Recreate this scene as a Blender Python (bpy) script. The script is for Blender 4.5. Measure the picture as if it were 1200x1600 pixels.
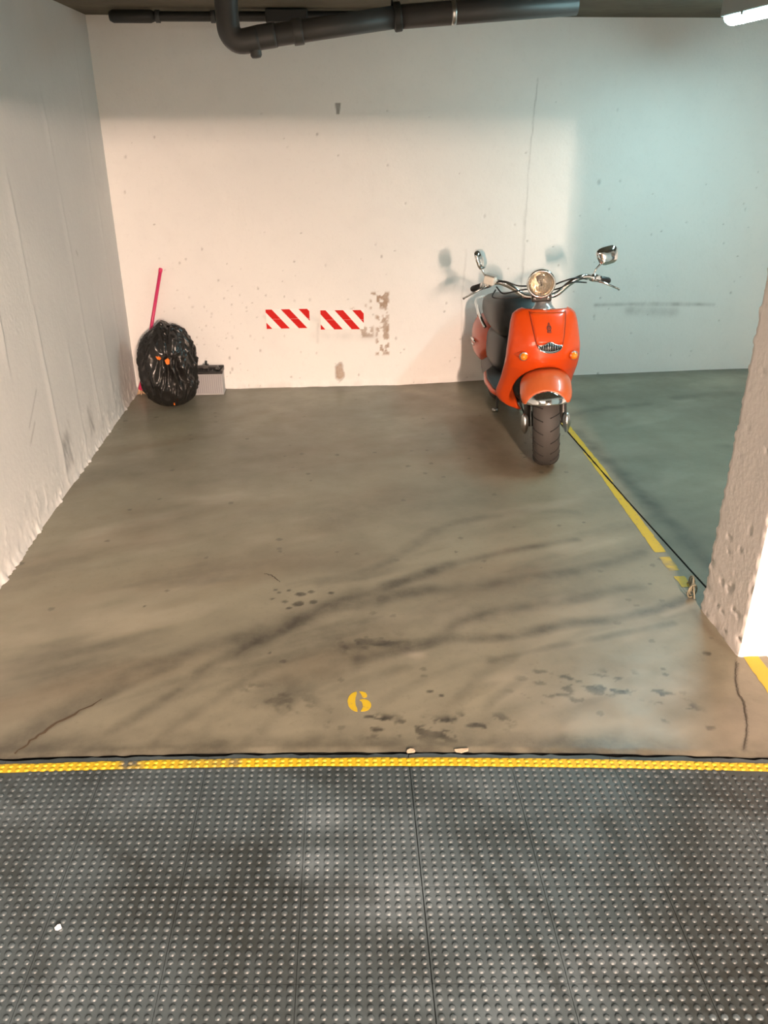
import bpy, bmesh, math, random
import numpy as np
from mathutils import Matrix, Vector

for o in list(bpy.data.objects):
    bpy.data.objects.remove(o, do_unlink=True)
scene = bpy.context.scene
COL = scene.collection
random.seed(7)
rng = np.random.default_rng(11)

# ------------------------------------------------------------------ camera
def make_camera():
    pitch, yaw, roll = 0.44766, 0.064204, -0.0027747
    cp, sp, cy, sy = math.cos(pitch), math.sin(pitch), math.cos(yaw), math.sin(yaw)
    fwd = Vector((sy*cp, cy*cp, -sp)); right = Vector((cy, -sy, 0)); up = right.cross(fwd)
    r2 = right*math.cos(roll) + up*math.sin(roll)
    u2 = -right*math.sin(roll) + up*math.cos(roll)
    cd = bpy.data.cameras.new('camera')
    cd.sensor_fit = 'VERTICAL'; cd.sensor_height = 36.0; cd.lens = 1268.14/1600*36
    cd.clip_start = 0.02
    co = bpy.data.objects.new('camera', cd); COL.objects.link(co)
    m = Matrix.Identity(4)
    for i in range(3):
        m[i][0] = r2[i]; m[i][1] = u2[i]; m[i][2] = -fwd[i]
    m.translation = Vector((0, 0, 1.75))
    co.matrix_world = m
    scene.camera = co
make_camera()

# ------------------------------------------------------------------ world and exposure
w = bpy.data.worlds.new('garage_air'); scene.world = w; w.use_nodes = True
w.node_tree.nodes['Background'].inputs[0].default_value = (0.80, 0.88, 0.85, 1)
w.node_tree.nodes['Background'].inputs[1].default_value = 0.02
vs = scene.view_settings
vs.view_transform = 'Standard'; vs.look = 'None'; vs.gamma = 1.0; vs.use_curve_mapping = False
vs.exposure = 3.0
COOL = (0.55, 0.957, 1.0)      # tube of the neighbouring bay
WARM = (1.0, 0.72, 0.565)      # tubes over the driving aisle
LAMPS = [  # x, y, turned, colour, strength
    (2.20, 4.29, 0.03, COOL, 14.4),
    (1.00, -2.3, 0.0, WARM, 290.0),
    (1.00, -4.0, 0.0, WARM, 640.0),
    (-0.40, 1.95, 1.5708, (1.0, 0.86, 0.70), 3.6),
]

# ------------------------------------------------------------------ helpers
def lin(r, g, b):
    f = lambda c: (c/255/12.92) if c/255 <= 0.04045 else ((c/255+0.055)/1.055)**2.4
    return (f(r), f(g), f(b))

def vnoise(x, y, seed=0):
    """smooth value noise in -1..1"""
    r = np.random.default_rng(seed).uniform(-1, 1, (256, 256))
    xi = np.floor(x).astype(int); yi = np.floor(y).astype(int)
    fx = x-xi; fy = y-yi
    fx = fx*fx*(3-2*fx); fy = fy*fy*(3-2*fy)
    a = r[xi % 256, yi % 256]; b = r[(xi+1) % 256, yi % 256]
    c = r[xi % 256, (yi+1) % 256]; d = r[(xi+1) % 256, (yi+1) % 256]
    return (a*(1-fx)+b*fx)*(1-fy) + (c*(1-fx)+d*fx)*fy
def fbm(x, y, seed=0, o=4):
    s = 0; a = 1; t = 0
    for k in range(o):
        s = s + a*vnoise(x*2**k, y*2**k, seed+k); t += a; a *= .5
    return s/t
def noise3(P, sc, seed):
    x, y, z = P[:, 0]*sc, P[:, 1]*sc, P[:, 2]*sc
    return (vnoise(x+.37*z, y-.21*z, seed)+vnoise(y+5.1, z+.3*x, seed+1)+vnoise(z-3.3, x+.3*y, seed+2))/1.7

def principled(name, col, rough=.5, metal=0., coat=0., bump=0., bscale=60., var=0., vscale=5., spec=None, trans=0., emit=None, estr=0., alpha=None, ior=None):
    m = bpy.data.materials.new(name); m.use_nodes = True
    nt = m.node_tree; b = nt.nodes['Principled BSDF']
    b.inputs['Base Color'].default_value = (*col, 1)
    b.inputs['Roughness'].default_value = rough
    b.inputs['Metallic'].default_value = metal
    if coat: b.inputs['Coat Weight'].default_value = coat; b.inputs['Coat Roughness'].default_value = .05
    if spec is not None: b.inputs['Specular IOR Level'].default_value = spec
    if trans: b.inputs['Transmission Weight'].default_value = trans
    if ior: b.inputs['IOR'].default_value = ior
    if emit: b.inputs['Emission Color'].default_value = (*emit, 1); b.inputs['Emission Strength'].default_value = estr
    if bump or var:
        tc = nt.nodes.new('ShaderNodeTexCoord')
        n = nt.nodes.new('ShaderNodeTexNoise'); n.inputs['Detail'].default_value = 5
        nt.links.new(tc.outputs['Object'], n.inputs['Vector'])
        if bump:
            n.inputs['Scale'].default_value = bscale
            bp = nt.nodes.new('ShaderNodeBump'); bp.inputs['Strength'].default_value = bump; bp.inputs['Distance'].default_value = .004
            nt.links.new(n.outputs['Fac'], bp.inputs['Height']); nt.links.new(bp.outputs['Normal'], b.inputs['Normal'])
        if var:
            n2 = nt.nodes.new('ShaderNodeTexNoise'); n2.inputs['Scale'].default_value = vscale; n2.inputs['Detail'].default_value = 6
            nt.links.new(tc.outputs['Object'], n2.inputs['Vector'])
            mx = nt.nodes.new('ShaderNodeMix'); mx.data_type = 'RGBA'
            mx.inputs['A'].default_value = (*[c*(1-var) for c in col], 1); mx.inputs['B'].default_value = (*[min(1, c*(1+var)) for c in col], 1)
            nt.links.new(n2.outputs['Fac'], mx.inputs['Factor']); nt.links.new(mx.outputs['Result'], b.inputs['Base Color'])
    return m

def painted_surface(name, ca, cb, dark, brown, light, rough=.6, bump=.3, bscale=90, nscale=1.6, rvar=.15, pits=0., fine=.12, pos=True, spec=.5):
    """concrete or wall paint: two base tones, plus stains from the 'stain' attribute (R dark, G brown, B pale)"""
    m = bpy.data.materials.new(name); m.use_nodes = True
    nt = m.node_tree; L = nt.links; b = nt.nodes['Principled BSDF']
    b.inputs['Specular IOR Level'].default_value = spec
    g = nt.nodes.new('ShaderNodeNewGeometry')
    V = g.outputs['Position']
    def noise(sc, det=6, rg=.55):
        n = nt.nodes.new('ShaderNodeTexNoise'); n.inputs['Scale'].default_value = sc; n.inputs['Detail'].default_value = det; n.inputs['Roughness'].default_value = rg
        L.new(V, n.inputs['Vector']); return n.outputs['Fac']
    def mix(A, B, F):
        x = nt.nodes.new('ShaderNodeMix'); x.data_type = 'RGBA'
        for k, v in (('A', A), ('B', B), ('Factor', F)):
            if isinstance(v, tuple): x.inputs[k].default_value = (*v, 1)
            elif isinstance(v, float): x.inputs[k].default_value = v
            else: L.new(v, x.inputs[k])
        return x.outputs['Result']
    def ramp(f, lo, hi):
        x = nt.nodes.new('ShaderNodeMapRange'); x.inputs[1].default_value = lo; x.inputs[2].default_value = hi
        L.new(f, x.inputs[0]); return x.outputs[0]
    def mul(a, c):
        x = nt.nodes.new('ShaderNodeMath'); x.operation = 'MULTIPLY'
        L.new(a, x.inputs[0])
        if isinstance(c, float): x.inputs[1].default_value = c
        else: L.new(c, x.inputs[1])
        return x.outputs[0]
    c = mix(ca, cb, ramp(noise(nscale), .32, .68))
    c = mix(c, tuple(v*.72 for v in ca), mul(ramp(noise(nscale*5), .5, .75), fine*3))
    c = mix(c, tuple(v*.6 for v in ca), mul(ramp(noise(nscale*26, 4, .7), .55, .8), fine*4))
    at = nt.nodes.new('ShaderNodeAttribute'); at.attribute_name = 'stain'
    sp = nt.nodes.new('ShaderNodeSeparateColor'); L.new(at.outputs['Color'], sp.inputs[0])
    br = ramp(noise(nscale*9, 6, .65), .25, .6)
    def strong(ch):
        x = nt.nodes.new('ShaderNodeMath'); x.operation = 'MULTIPLY_ADD'; x.inputs[1].default_value = .45; x.inputs[2].default_value = .55
        L.new(br, x.inputs[0]); return mul(sp.outputs[ch], x.outputs[0])
    c = mix(c, light, strong(2)); c = mix(c, brown, strong(1)); c = mix(c, dark, strong(0))
    L.new(c, b.inputs['Base Color'])
    rr = nt.nodes.new('ShaderNodeMapRange'); rr.inputs[3].default_value = rough-rvar; rr.inputs[4].default_value = rough+rvar
    L.new(noise(nscale*4), rr.inputs[0]); L.new(rr.outputs[0], b.inputs['Roughness'])
    bp = nt.nodes.new('ShaderNodeBump'); bp.inputs['Strength'].default_value = bump; bp.inputs['Distance'].default_value = .004
    L.new(noise(bscale, 5), bp.inputs['Height'])
    L.new(bp.outputs['Normal'], b.inputs['Normal'])
    return m

def mk(name, verts, faces, mat, parent=None, smooth=True, mats=None, fmat=None):
    me = bpy.data.meshes.new(name)
    me.from_pydata([tuple(map(float, v)) for v in verts], [], [tuple(f) for f in faces]); me.update()
    for mm in (mats or [mat]): me.materials.append(mm)
    if fmat is not None: me.polygons.foreach_set('material_index', fmat)
    me.polygons.foreach_set('use_smooth', [smooth]*len(me.polygons))
    o = bpy.data.objects.new(name, me); COL.objects.link(o)
    if parent: o.parent = parent
    return o
def fixn(o):
    bm = bmesh.new(); bm.from_mesh(o.data); bmesh.ops.recalc_face_normals(bm, faces=bm.faces); bm.to_mesh(o.data); bm.free(); return o
def bevel(o, wd, seg=2, ang=35):
    m = o.modifiers.new('bevel', 'BEVEL'); m.width = wd; m.segments = seg; m.limit_method = 'ANGLE'; m.angle_limit = math.radians(ang)
    return o
def subd(o, n=1):
    m = o.modifiers.new('subsurf', 'SUBSURF'); m.levels = n; m.render_levels = n; return o
def solid(o, t, off=-1):
    m = o.modifiers.new('solid', 'SOLIDIFY'); m.thickness = t; m.offset = off; return o
def tag(o, label=None, cat=None, group=None, kind=None):
    if label: o['label'] = label
    if cat: o['category'] = cat
    if group: o['group'] = group
    if kind: o['kind'] = kind
    return o
def empty(name, loc, rz=0.):
    o = bpy.data.objects.new(name, None); COL.objects.link(o); o.location = loc; o.rotation_euler[2] = rz
    o.empty_display_size = .1
    return o

BOXF = [(0, 3, 2, 1), (4, 5, 6, 7), (0, 1, 5, 4), (1, 2, 6, 5), (2, 3, 7, 6), (3, 0, 4, 7)]
def boxv(x0, x1, y0, y1, z0, z1):
    return [(x0, y0, z0), (x1, y0, z0), (x1, y1, z0), (x0, y1, z0), (x0, y0, z1), (x1, y0, z1), (x1, y1, z1), (x0, y1, z1)]
def box(name, b, mat, parent=None, bv=0.):
    o = mk(name, boxv(*b), BOXF, mat, parent, smooth=False)
    if bv: bevel(o, bv)
    return o
class MB:
    def __init__(s): s.v = []; s.f = []
    def add(s, v, f):
        n = len(s.v); s.v += [tuple(p) for p in v]; s.f += [tuple(i+n for i in q) for q in f]
    def box(s, *b): s.add(boxv(*b), BOXF)
    def tube(s, *a, **k): s.add(*tube(*a, **k))
    def build(s, name, mat, parent=None, smooth=True): return mk(name, s.v, s.f, mat, parent, smooth)

def spline(pts, n=8):
    """Catmull-Rom through points"""
    P = [Vector(p) for p in pts]
    if len(P) < 3: return P
    Q = [P[0]*2-P[1]]+P+[P[-1]*2-P[-2]]
    out = []
    for i in range(1, len(Q)-2):
        for k in range(n):
            t = k/n
            a, b, c, d = Q[i-1], Q[i], Q[i+1], Q[i+2]
            out.append(.5*((2*b)+(c-a)*t+(2*a-5*b+4*c-d)*t*t+(3*b-a-3*c+d)*t**3))
    out.append(P[-1]); return out
def tube(pts, r, n=12, cap=True):
    """swept circle; r is a number or a list"""
    P = [Vector(p) for p in pts]; R = r if isinstance(r, (list, tuple)) else [r]*len(P)
    v = []; f = []
    T = [(P[min(i+1, len(P)-1)]-P[max(i-1, 0)]).normalized() for i in range(len(P))]
    a = Vector((0, 0, 1)) if abs(T[0].z) < .9 else Vector((1, 0, 0))
    N = (a - T[0]*a.dot(T[0])).normalized()
    for i, p in enumerate(P):
        N = (N - T[i]*N.dot(T[i])).normalized(); B = T[i].cross(N)
        for k in range(n):
            t = 2*math.pi*k/n
            v.append(p+(N*math.cos(t)+B*math.sin(t))*R[i])
    for i in range(len(P)-1):
        for k in range(n):
            k2 = (k+1) % n
            f.append((i*n+k, i*n+k2, (i+1)*n+k2, (i+1)*n+k))
    if cap:
        f.append(tuple(range(n-1, -1, -1))); f.append(tuple((len(P)-1)*n+k for k in range(n)))
    return [tuple(x) for x in v], f
def lathe(prof, axis_p, axis_d, n=28, cap=False):
    """prof: list of (radius, distance along axis)"""
    p = Vector(axis_p); d = Vector(axis_d).normalized()
    a = Vector((0, 0, 1)) if abs(d.z) < .9 else Vector((1, 0, 0))
    N = (a-d*a.dot(d)).normalized(); B = d.cross(N)
    v = []; f = []
    for r, h in prof:
        for k in range(n):
            t = 2*math.pi*k/n; v.append(tuple(p+d*h+(N*math.cos(t)+B*math.sin(t))*r))
    for i in range(len(prof)-1):
        for k in range(n):
            k2 = (k+1) % n; f.append((i*n+k, i*n+k2, (i+1)*n+k2, (i+1)*n+k))
    if cap: f.append(tuple(range(n-1, -1, -1))); f.append(tuple((len(prof)-1)*n+k for k in range(n)))
    return v, f
def loft_y(secs, n=28, pw=2.6):
    """superellipse sections along y: (y, x centre, half width, z low, z high)"""
    v = []; f = []
    for (y, xc, hw, z0, z1) in secs:
        zc = (z0+z1)/2; hz = (z1-z0)/2
        for k in range(n):
            t = 2*math.pi*k/n; c, s = math.cos(t), math.sin(t)
            v.append((xc+hw*math.copysign(abs(c)**(2/pw), c), y, zc+hz*math.copysign(abs(s)**(2/pw), s)))
    m = len(secs)
    for i in range(m-1):
        for k in range(n):
            k2 = (k+1) % n; f.append((i*n+k, (i+1)*n+k, (i+1)*n+k2, i*n+k2))
    f.append(tuple(range(n))); f.append(tuple((m-1)*n+k for k in range(n-1, -1, -1)))
    return v, f
def lerp(x, xs, ys): return float(np.interp(x, xs, ys))

def grid_mesh(name, P, mat, stain=None, parent=None, flip=False, skirt=None):
    """P: (nu, nv, 3) array of points"""
    nu, nv = P.shape[:2]
    idx = np.arange(nu*nv).reshape(nu, nv)
    q = np.stack([idx[:-1, :-1], idx[1:, :-1], idx[1:, 1:], idx[:-1, 1:]], -1).reshape(-1, 4)
    if flip: q = q[:, ::-1]
    me = bpy.data.meshes.new(name)
    me.vertices.add(nu*nv); me.vertices.foreach_set('co', P.reshape(-1).astype(np.float32))
    me.loops.add(q.size); me.loops.foreach_set('vertex_index', q.reshape(-1).astype(np.int32))
    me.polygons.add(len(q)); me.polygons.foreach_set('loop_start', np.arange(0, q.size, 4, dtype=np.int32))
    me.polygons.foreach_set('loop_total', np.full(len(q), 4, np.int32))
    me.polygons.foreach_set('use_smooth', np.ones(len(q), bool))
    me.update(calc_edges=True); me.validate()
    me.materials.append(mat)
    if stain is not None:
        a = me.attributes.new('stain', 'FLOAT_COLOR', 'POINT')
        c = np.ones((nu*nv, 4), np.float32); c[:, :3] = np.clip(stain.reshape(-1, 3), 0, 1)
        a.data.foreach_set('color', c.reshape(-1))
    o = bpy.data.objects.new(name, me); COL.objects.link(o)
    if parent: o.parent = parent
    return o
def seg_dist(X, Y, pts):
    d = np.full(X.shape, 9., np.float32)
    for (x0, y0), (x1, y1) in zip(pts[:-1], pts[1:]):
        dx, dy = x1-x0, y1-y0; t = np.clip(((X-x0)*dx+(Y-y0)*dy)/(dx*dx+dy*dy+1e-9), 0, 1)
        d = np.minimum(d, np.hypot(X-x0-t*dx, Y-y0-t*dy))
    return d
def smooth_pts(pts, n=5):
    return [(p.x, p.y) for p in spline([(a, b, 0) for a, b in pts], n)]

# ------------------------------------------------------------------ materials
M = {}
M['bay'] = painted_surface('bay_concrete', (.240, .224, .163), (.176, .166, .122), (.034, .031, .024), (.125, .090, .055), (.38, .34, .265), rough=.40, bump=.12, bscale=35, nscale=1.5, rvar=.15, fine=.14)
M['aisle'] = painted_surface('aisle_concrete', (.056, .078, .088), (.040, .056, .063), (.014, .018, .017), (.10, .085, .07), (.125, .160, .180), rough=.50, bump=.12, bscale=70, nscale=3.2, rvar=.12, fine=.10)
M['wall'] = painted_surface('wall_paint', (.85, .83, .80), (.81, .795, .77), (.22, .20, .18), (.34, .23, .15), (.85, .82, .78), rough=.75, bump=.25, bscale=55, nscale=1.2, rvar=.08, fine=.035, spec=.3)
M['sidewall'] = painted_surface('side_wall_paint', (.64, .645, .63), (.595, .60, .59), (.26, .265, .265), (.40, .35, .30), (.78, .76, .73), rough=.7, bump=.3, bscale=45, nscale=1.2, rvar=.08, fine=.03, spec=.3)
M['pillar'] = painted_surface('pillar_paint', (.79, .745, .71), (.73, .69, .66), (.25, .22, .2), (.45, .3, .22), (.82, .79, .76), rough=.75, bump=.4, bscale=50, nscale=1.5, rvar=.08, fine=.04, spec=.3)
M['ceiling'] = painted_surface('bare_ceiling', (.15, .13, .095), (.10, .086, .062), (.05, .05, .04), (.1, .08, .06), (.3, .27, .2), rough=.85, bump=.4, bscale=40, nscale=2.5, fine=.1, spec=.2)
M['groove'] = principled('joint_filler', (.012, .013, .012), .8)
M['yellow'] = None
M['orange'] = principled('orange_lacquer', (.60, .060, .004), .32, coat=.35, spec=.35)
M['orange_floor_sheen'] = principled('orange_fender', (.53, .105, .028), .32, coat=.35, spec=.4)  # tan reflection of the floor put into the orange, lighter than the body
M['chrome'] = principled('chrome', (.82, .82, .82), .10, metal=1.)
M['silver'] = principled('satin_metal', (.55, .55, .54), .30, metal=1.)
M['neck'] = principled('grey_neck', (.36, .37, .38), .22, metal=.6, coat=.4)
M['black'] = principled('black_plastic', (.010, .010, .010), .42)
M['vinyl'] = principled('seat_vinyl', (.018, .0175, .017), .42, bump=.15, bscale=300)
M['rubber'] = principled('tyre_rubber', (.050, .043, .038), .65)
M['fork'] = principled('dark_fork', (.05, .045, .04), .35, metal=.5)
M['amber'] = principled('amber_lens', (.85, .24, .01), .12, coat=.8)
M['lens'] = principled('headlight_glass', (.95, .93, .88), .05, trans=.95, ior=1.3)
M['reflector'] = principled('reflector', (.90, .84, .74), .16, metal=1.)
M['mirror'] = principled('mirror_glass', (.75, .75, .75), .03, metal=1.)
M['mat'] = principled('floor_mat', (.06, .06, .06), .6)
M['reservoir'] = principled('reservoir_plastic', (.62, .60, .54), .3)
M['seam'] = principled('seam_shadow_gap', (.10, .012, .004), .8)
M['emblem'] = principled('emblem_dark', (.10, .02, .01), .4)
M['bag'] = principled('bag_plastic', (.014, .013, .012), .26, bump=.3, bscale=16)
M['tie'] = principled('orange_tie', (.80, .18, .02), .4)
M['pink'] = principled('pink_metal', (.62, .035, .13), .35, var=.1)
M['pinkhead'] = principled('pink_plastic', (.80, .05, .16), .4)
M['bristle'] = principled('straw_bristle', (.62, .42, .25), .7)
M['case'] = principled('battery_case', (.42, .41, .41), .5, var=.08)
M['case_rib'] = principled('battery_rib', (.33, .32, .33), .5)
M['handle'] = principled('battery_handle', (.075, .07, .065), .45)
M['lid'] = principled('battery_lid', (.02, .019, .018), .4)
M['lead'] = principled('lead', (.35, .34, .33), .4, metal=.8)
M['plate_white'] = principled('reflective_white', (.88, .87, .84), .35)
M['plate_red'] = principled('reflective_red', (.60, .006, .004), .5, spec=.2)
M['pipe'] = principled('grey_pipe', (.060, .057, .055), .45, var=.15, vscale=8)
M['pipe_dark'] = principled('dark_pipe', (.020, .019, .017), .5, var=.2, vscale=12)
M['housing'] = principled('lamp_housing', (.42, .44, .43), .5)
M['wire'] = principled('pale_wire', (.20, .18, .12), .6)
M['scrap'] = principled('paper_white', (.85, .84, .82), .7)
M['chip'] = principled('plaster_chip', (.36, .29, .21), .8)

def yellow_paint(name, wear_lo, wear_hi, under):
    m = bpy.data.materials.new(name); m.use_nodes = True
    nt = m.node_tree; L = nt.links; b = nt.nodes['Principled BSDF']
    g = nt.nodes.new('ShaderNodeNewGeometry')
    n = nt.nodes.new('ShaderNodeTexNoise'); n.inputs['Scale'].default_value = 38; n.inputs['Detail'].default_value = 7; n.inputs['Roughness'].default_value = .65
    L.new(g.outputs['Position'], n.inputs['Vector'])
    r = nt.nodes.new('ShaderNodeMapRange'); r.inputs[1].default_value = wear_lo; r.inputs[2].default_value = wear_hi; L.new(n.outputs['Fac'], r.inputs[0])
    at = nt.nodes.new('ShaderNodeAttribute'); at.attribute_name = 'stain'
    sp = nt.nodes.new('ShaderNodeSeparateColor'); L.new(at.outputs['Color'], sp.inputs[0])
    add = nt.nodes.new('ShaderNodeMath'); add.operation = 'ADD'; add.use_clamp = True
    L.new(r.outputs[0], add.inputs[0]); L.new(sp.outputs[0], add.inputs[1])
    mx = nt.nodes.new('ShaderNodeMix'); mx.data_type = 'RGBA'
    mx.inputs['A'].default_value = (.48, .34, .012, 1); mx.inputs['B'].default_value = (*under, 1)
    L.new(add.outputs[0], mx.inputs['Factor']); L.new(mx.outputs['Result'], b.inputs['Base Color'])
    b.inputs['Roughness'].default_value = .5
    return m
M['yellow'] = yellow_paint('yellow_line_paint', .58, .70, (.17, .15, .11))
M['yellow_bright'] = yellow_paint('fresh_yellow_paint', .66, .80, (.055, .070, .078))

# ------------------------------------------------------------------ structure
WX, WY, HC = -1.419, 5.80, 2.338       # left wall, back wall, ceiling height
def joint_x(Y): return 1.437 + (4.747-Y)*0.0454
def line_y(X):  # far edge of the yellow line that ends the bay
    return 1.886 - .066*X + .027*np.maximum(0, 1-((X-.11)/1.15)**2)
def floor_z(X, Y):
    t = np.clip((Y-3.4)/2.4, 0, 1); t = t*t*(3-2*t)
    return np.interp(X, [-1.5, -.8, .5, 1.6, 2.8, 4.4], [-.012, 0, 0, .040, .065, .075])*t

STROKES = [
([(-1.02,2.06),(-.90,2.17),(-.74,2.31),(-.60,2.42)],0.03,0.4,'d'),([(-.62,1.99),(-.50,2.14),(-.36,2.30),(-.22,2.44)],0.03,0.4,'d'),([(-.34,1.97),(-.22,2.12),(-.10,2.26),(.06,2.38)],0.035,0.38,'d'),
([(.10,2.14),(.22,2.24),(.36,2.33),(.52,2.40)],0.03,0.32,'d'),([(.42,2.05),(.52,2.17),(.62,2.26)],0.03,0.3,'d'),([(-.2,2.52),(.2,2.66),(.6,2.72),(1.0,2.86)],0.14,0.28,'d'),
([(-.02,2.10),(.16,2.03),(.36,2.02),(.5,2.04)],0.05,0.9,'b'),([(.70,2.28),(.84,2.22),(.98,2.25)],0.06,0.8,'b'),([(.98,2.20),(1.08,2.12),(1.14,2.06)],0.05,0.9,'b'),([(-.30,2.25),(-.12,2.18)],0.05,0.6,'b'),([(.02,2.50),(.2,2.53)],0.04,0.8,'b'),
([(-1.063,2.035),(-1.019,2.103),(-0.896,2.241),(-0.809,2.317),(-0.722,2.421),(-0.617,2.471),(-0.475,2.545),(-0.322,2.619)],0.05,0.45,'d'),
([(-0.751,2.073),(-0.669,2.16),(-0.554,2.3),(-0.506,2.38),(-0.46,2.425),(-0.317,2.551),(-0.201,2.641),(-0.079,2.77),(0.006,2.827),(0.186,2.9),(0.279,2.962),(0.478,3.081)],0.035,0.6,'d'),
([(-0.362,2.525),(-0.203,2.686),(-0.079,2.78),(0.078,2.882)],0.07,0.4,'d'),
([(-1.495,2.05),(-0.664,1.977),(-0.274,1.984),(0.124,1.966),(0.523,1.938),(0.914,1.892),(1.297,1.843)],0.05,0.55,'d'),
([(-0.471,1.986),(-0.427,2.102),(-0.332,2.192),(-0.188,2.321)],0.05,0.3,'d'),
([(-0.217,2.599),(-0.122,2.712),(0.005,2.764),(0.18,2.815),(0.362,2.873)],0.04,0.35,'d'),
([(-0.08,2.971),(0.104,3.05),(0.199,3.106),(0.325,3.246),(0.474,3.429),(0.642,3.514),(0.808,3.56),(1.009,3.597),(1.187,3.57)],0.04,0.42,'d'),
([(-0.038,2.503),(0.064,2.496),(0.13,2.52),(0.238,2.496)],0.035,0.55,'d'),
([(0.188,2.937),(0.377,3.009),(0.478,3.081),(0.683,3.16),(0.839,3.21),(1.105,3.279)],0.028,0.5,'d'),
([(0.181,2.835),(0.317,2.876),(0.496,2.879),(0.636,2.905),(0.781,2.948),(0.972,2.979),(1.182,3.049),(1.357,3.137)],0.045,0.5,'d'),
([(0.239,2.513),(0.362,2.529),(0.459,2.627),(0.596,2.69),(0.773,2.725),(0.958,2.761),(1.117,2.82),(1.252,2.841)],0.035,0.5,'d'),
([(0.061,2.416),(0.277,2.481),(0.401,2.518),(0.563,2.515),(0.711,2.543),(0.878,2.593),(1.042,2.609),(1.277,2.671),(1.417,2.744)],0.036,0.7,'d'),
([(0.537,2.376),(0.703,2.424),(0.84,2.455),(1.062,2.511),(1.293,2.573)],0.025,0.45,'d'),
([(-0.012,2.204),(0.056,2.279),(0.176,2.336),(0.24,2.362)],0.035,0.4,'d'),
([(-0.237,2.206),(-0.16,2.266),(-0.061,2.368),(0.063,2.46)],0.045,0.4,'d'),
([(0.314,2.083),(0.413,2.202),(0.497,2.303),(0.615,2.378)],0.04,0.35,'d'),
([(-0.672,2.014),(-0.556,2.143),(-0.452,2.303),(-0.312,2.482)],0.05,0.25,'d'),
([(0.081,2.099),(0.142,2.082),(0.218,2.067),(0.311,2.055),(0.417,2.082)],0.026,1.0,'b'),
([(0.62,2.20),(0.75,2.14),(0.86,2.16)],0.05,0.7,'b'),([(0.86,2.21),(1.0,2.17)],0.05,0.8,'b'),
([(1.061,2.15),(1.101,2.134)],0.035,0.7,'b'),([(1.03,2.021),(1.185,1.967)],0.02,0.7,'b'),
([(0.77,2.133),(0.782,2.099)],0.015,0.6,'b'),([(0.959,2.242),(0.958,2.171)],0.025,0.6,'b'),
([(1.416,2.298),(1.371,2.217),(1.34,2.131),(1.337,2.088),(1.287,1.96),(1.231,1.864)],0.005,0.9,'d'),
([(1.416,2.298),(1.371,2.217),(1.34,2.131),(1.337,2.088),(1.287,1.96),(1.231,1.864)],0.035,0.25,'d'),
([(1.404,2.644),(1.413,2.465),(1.436,2.345)],0.02,0.5,'n'),
([(0.948,4.928),(0.919,4.471),(0.994,4.186),(1.164,4.136)],0.13,0.6,'n'),
([(-0.814,3.049),(-0.632,3.091)],0.12,0.3,'n'),
([(1.50,4.674),(1.53,4.276),(1.56,3.992),(1.60,3.472),(1.63,2.993)],0.05,0.65,'d'),
([(1.513,4.949),(1.824,5.056),(2.102,5.103)],0.05,0.4,'d'),
([(2.338,5.196),(2.602,5.234),(2.822,5.218)],0.06,0.45,'d'),
([(1.5,5.80),(2.336,5.80),(3.275,5.80)],0.15,0.4,'d'),
([(2.251,4.344),(2.296,4.341)],0.04,0.5,'d'),
([(-1.453,5.73),(-0.787,5.76),(0.371,5.77),(1.134,5.77)],0.05,0.35,'n'),
([(1.285,2.643),(1.409,2.705)],0.04,0.5,'l'),([(0.247,2.463),(0.284,2.433)],0.03,0.6,'l'),
([(0.552,5.653),(0.798,5.409),(0.942,5.188)],0.06,0.4,'l'),
]
SPOTS = [(-0.159,2.882,.017),(-0.222,2.828,.011),(-0.165,2.808,.02),(-0.115,2.896,.011),(-0.105,2.817,.013),(-0.036,2.882,.011),(-0.251,2.9,.007),(-0.266,2.923,.006),(-0.273,2.853,.006),(-0.203,2.779,.01),(-0.208,2.916,.007),(-0.261,2.478,.01),(-0.208,2.422,.018),(1.134,2.252,.013),(1.33,2.364,.02),(1.137,2.285,.01),(0.298,2.217,.012),(0.334,2.19,.01),(0.081,2.099,.012),(0.769,4.308,.012),(1.091,4.295,.01),(-0.783,2.833,.009)]
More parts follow.
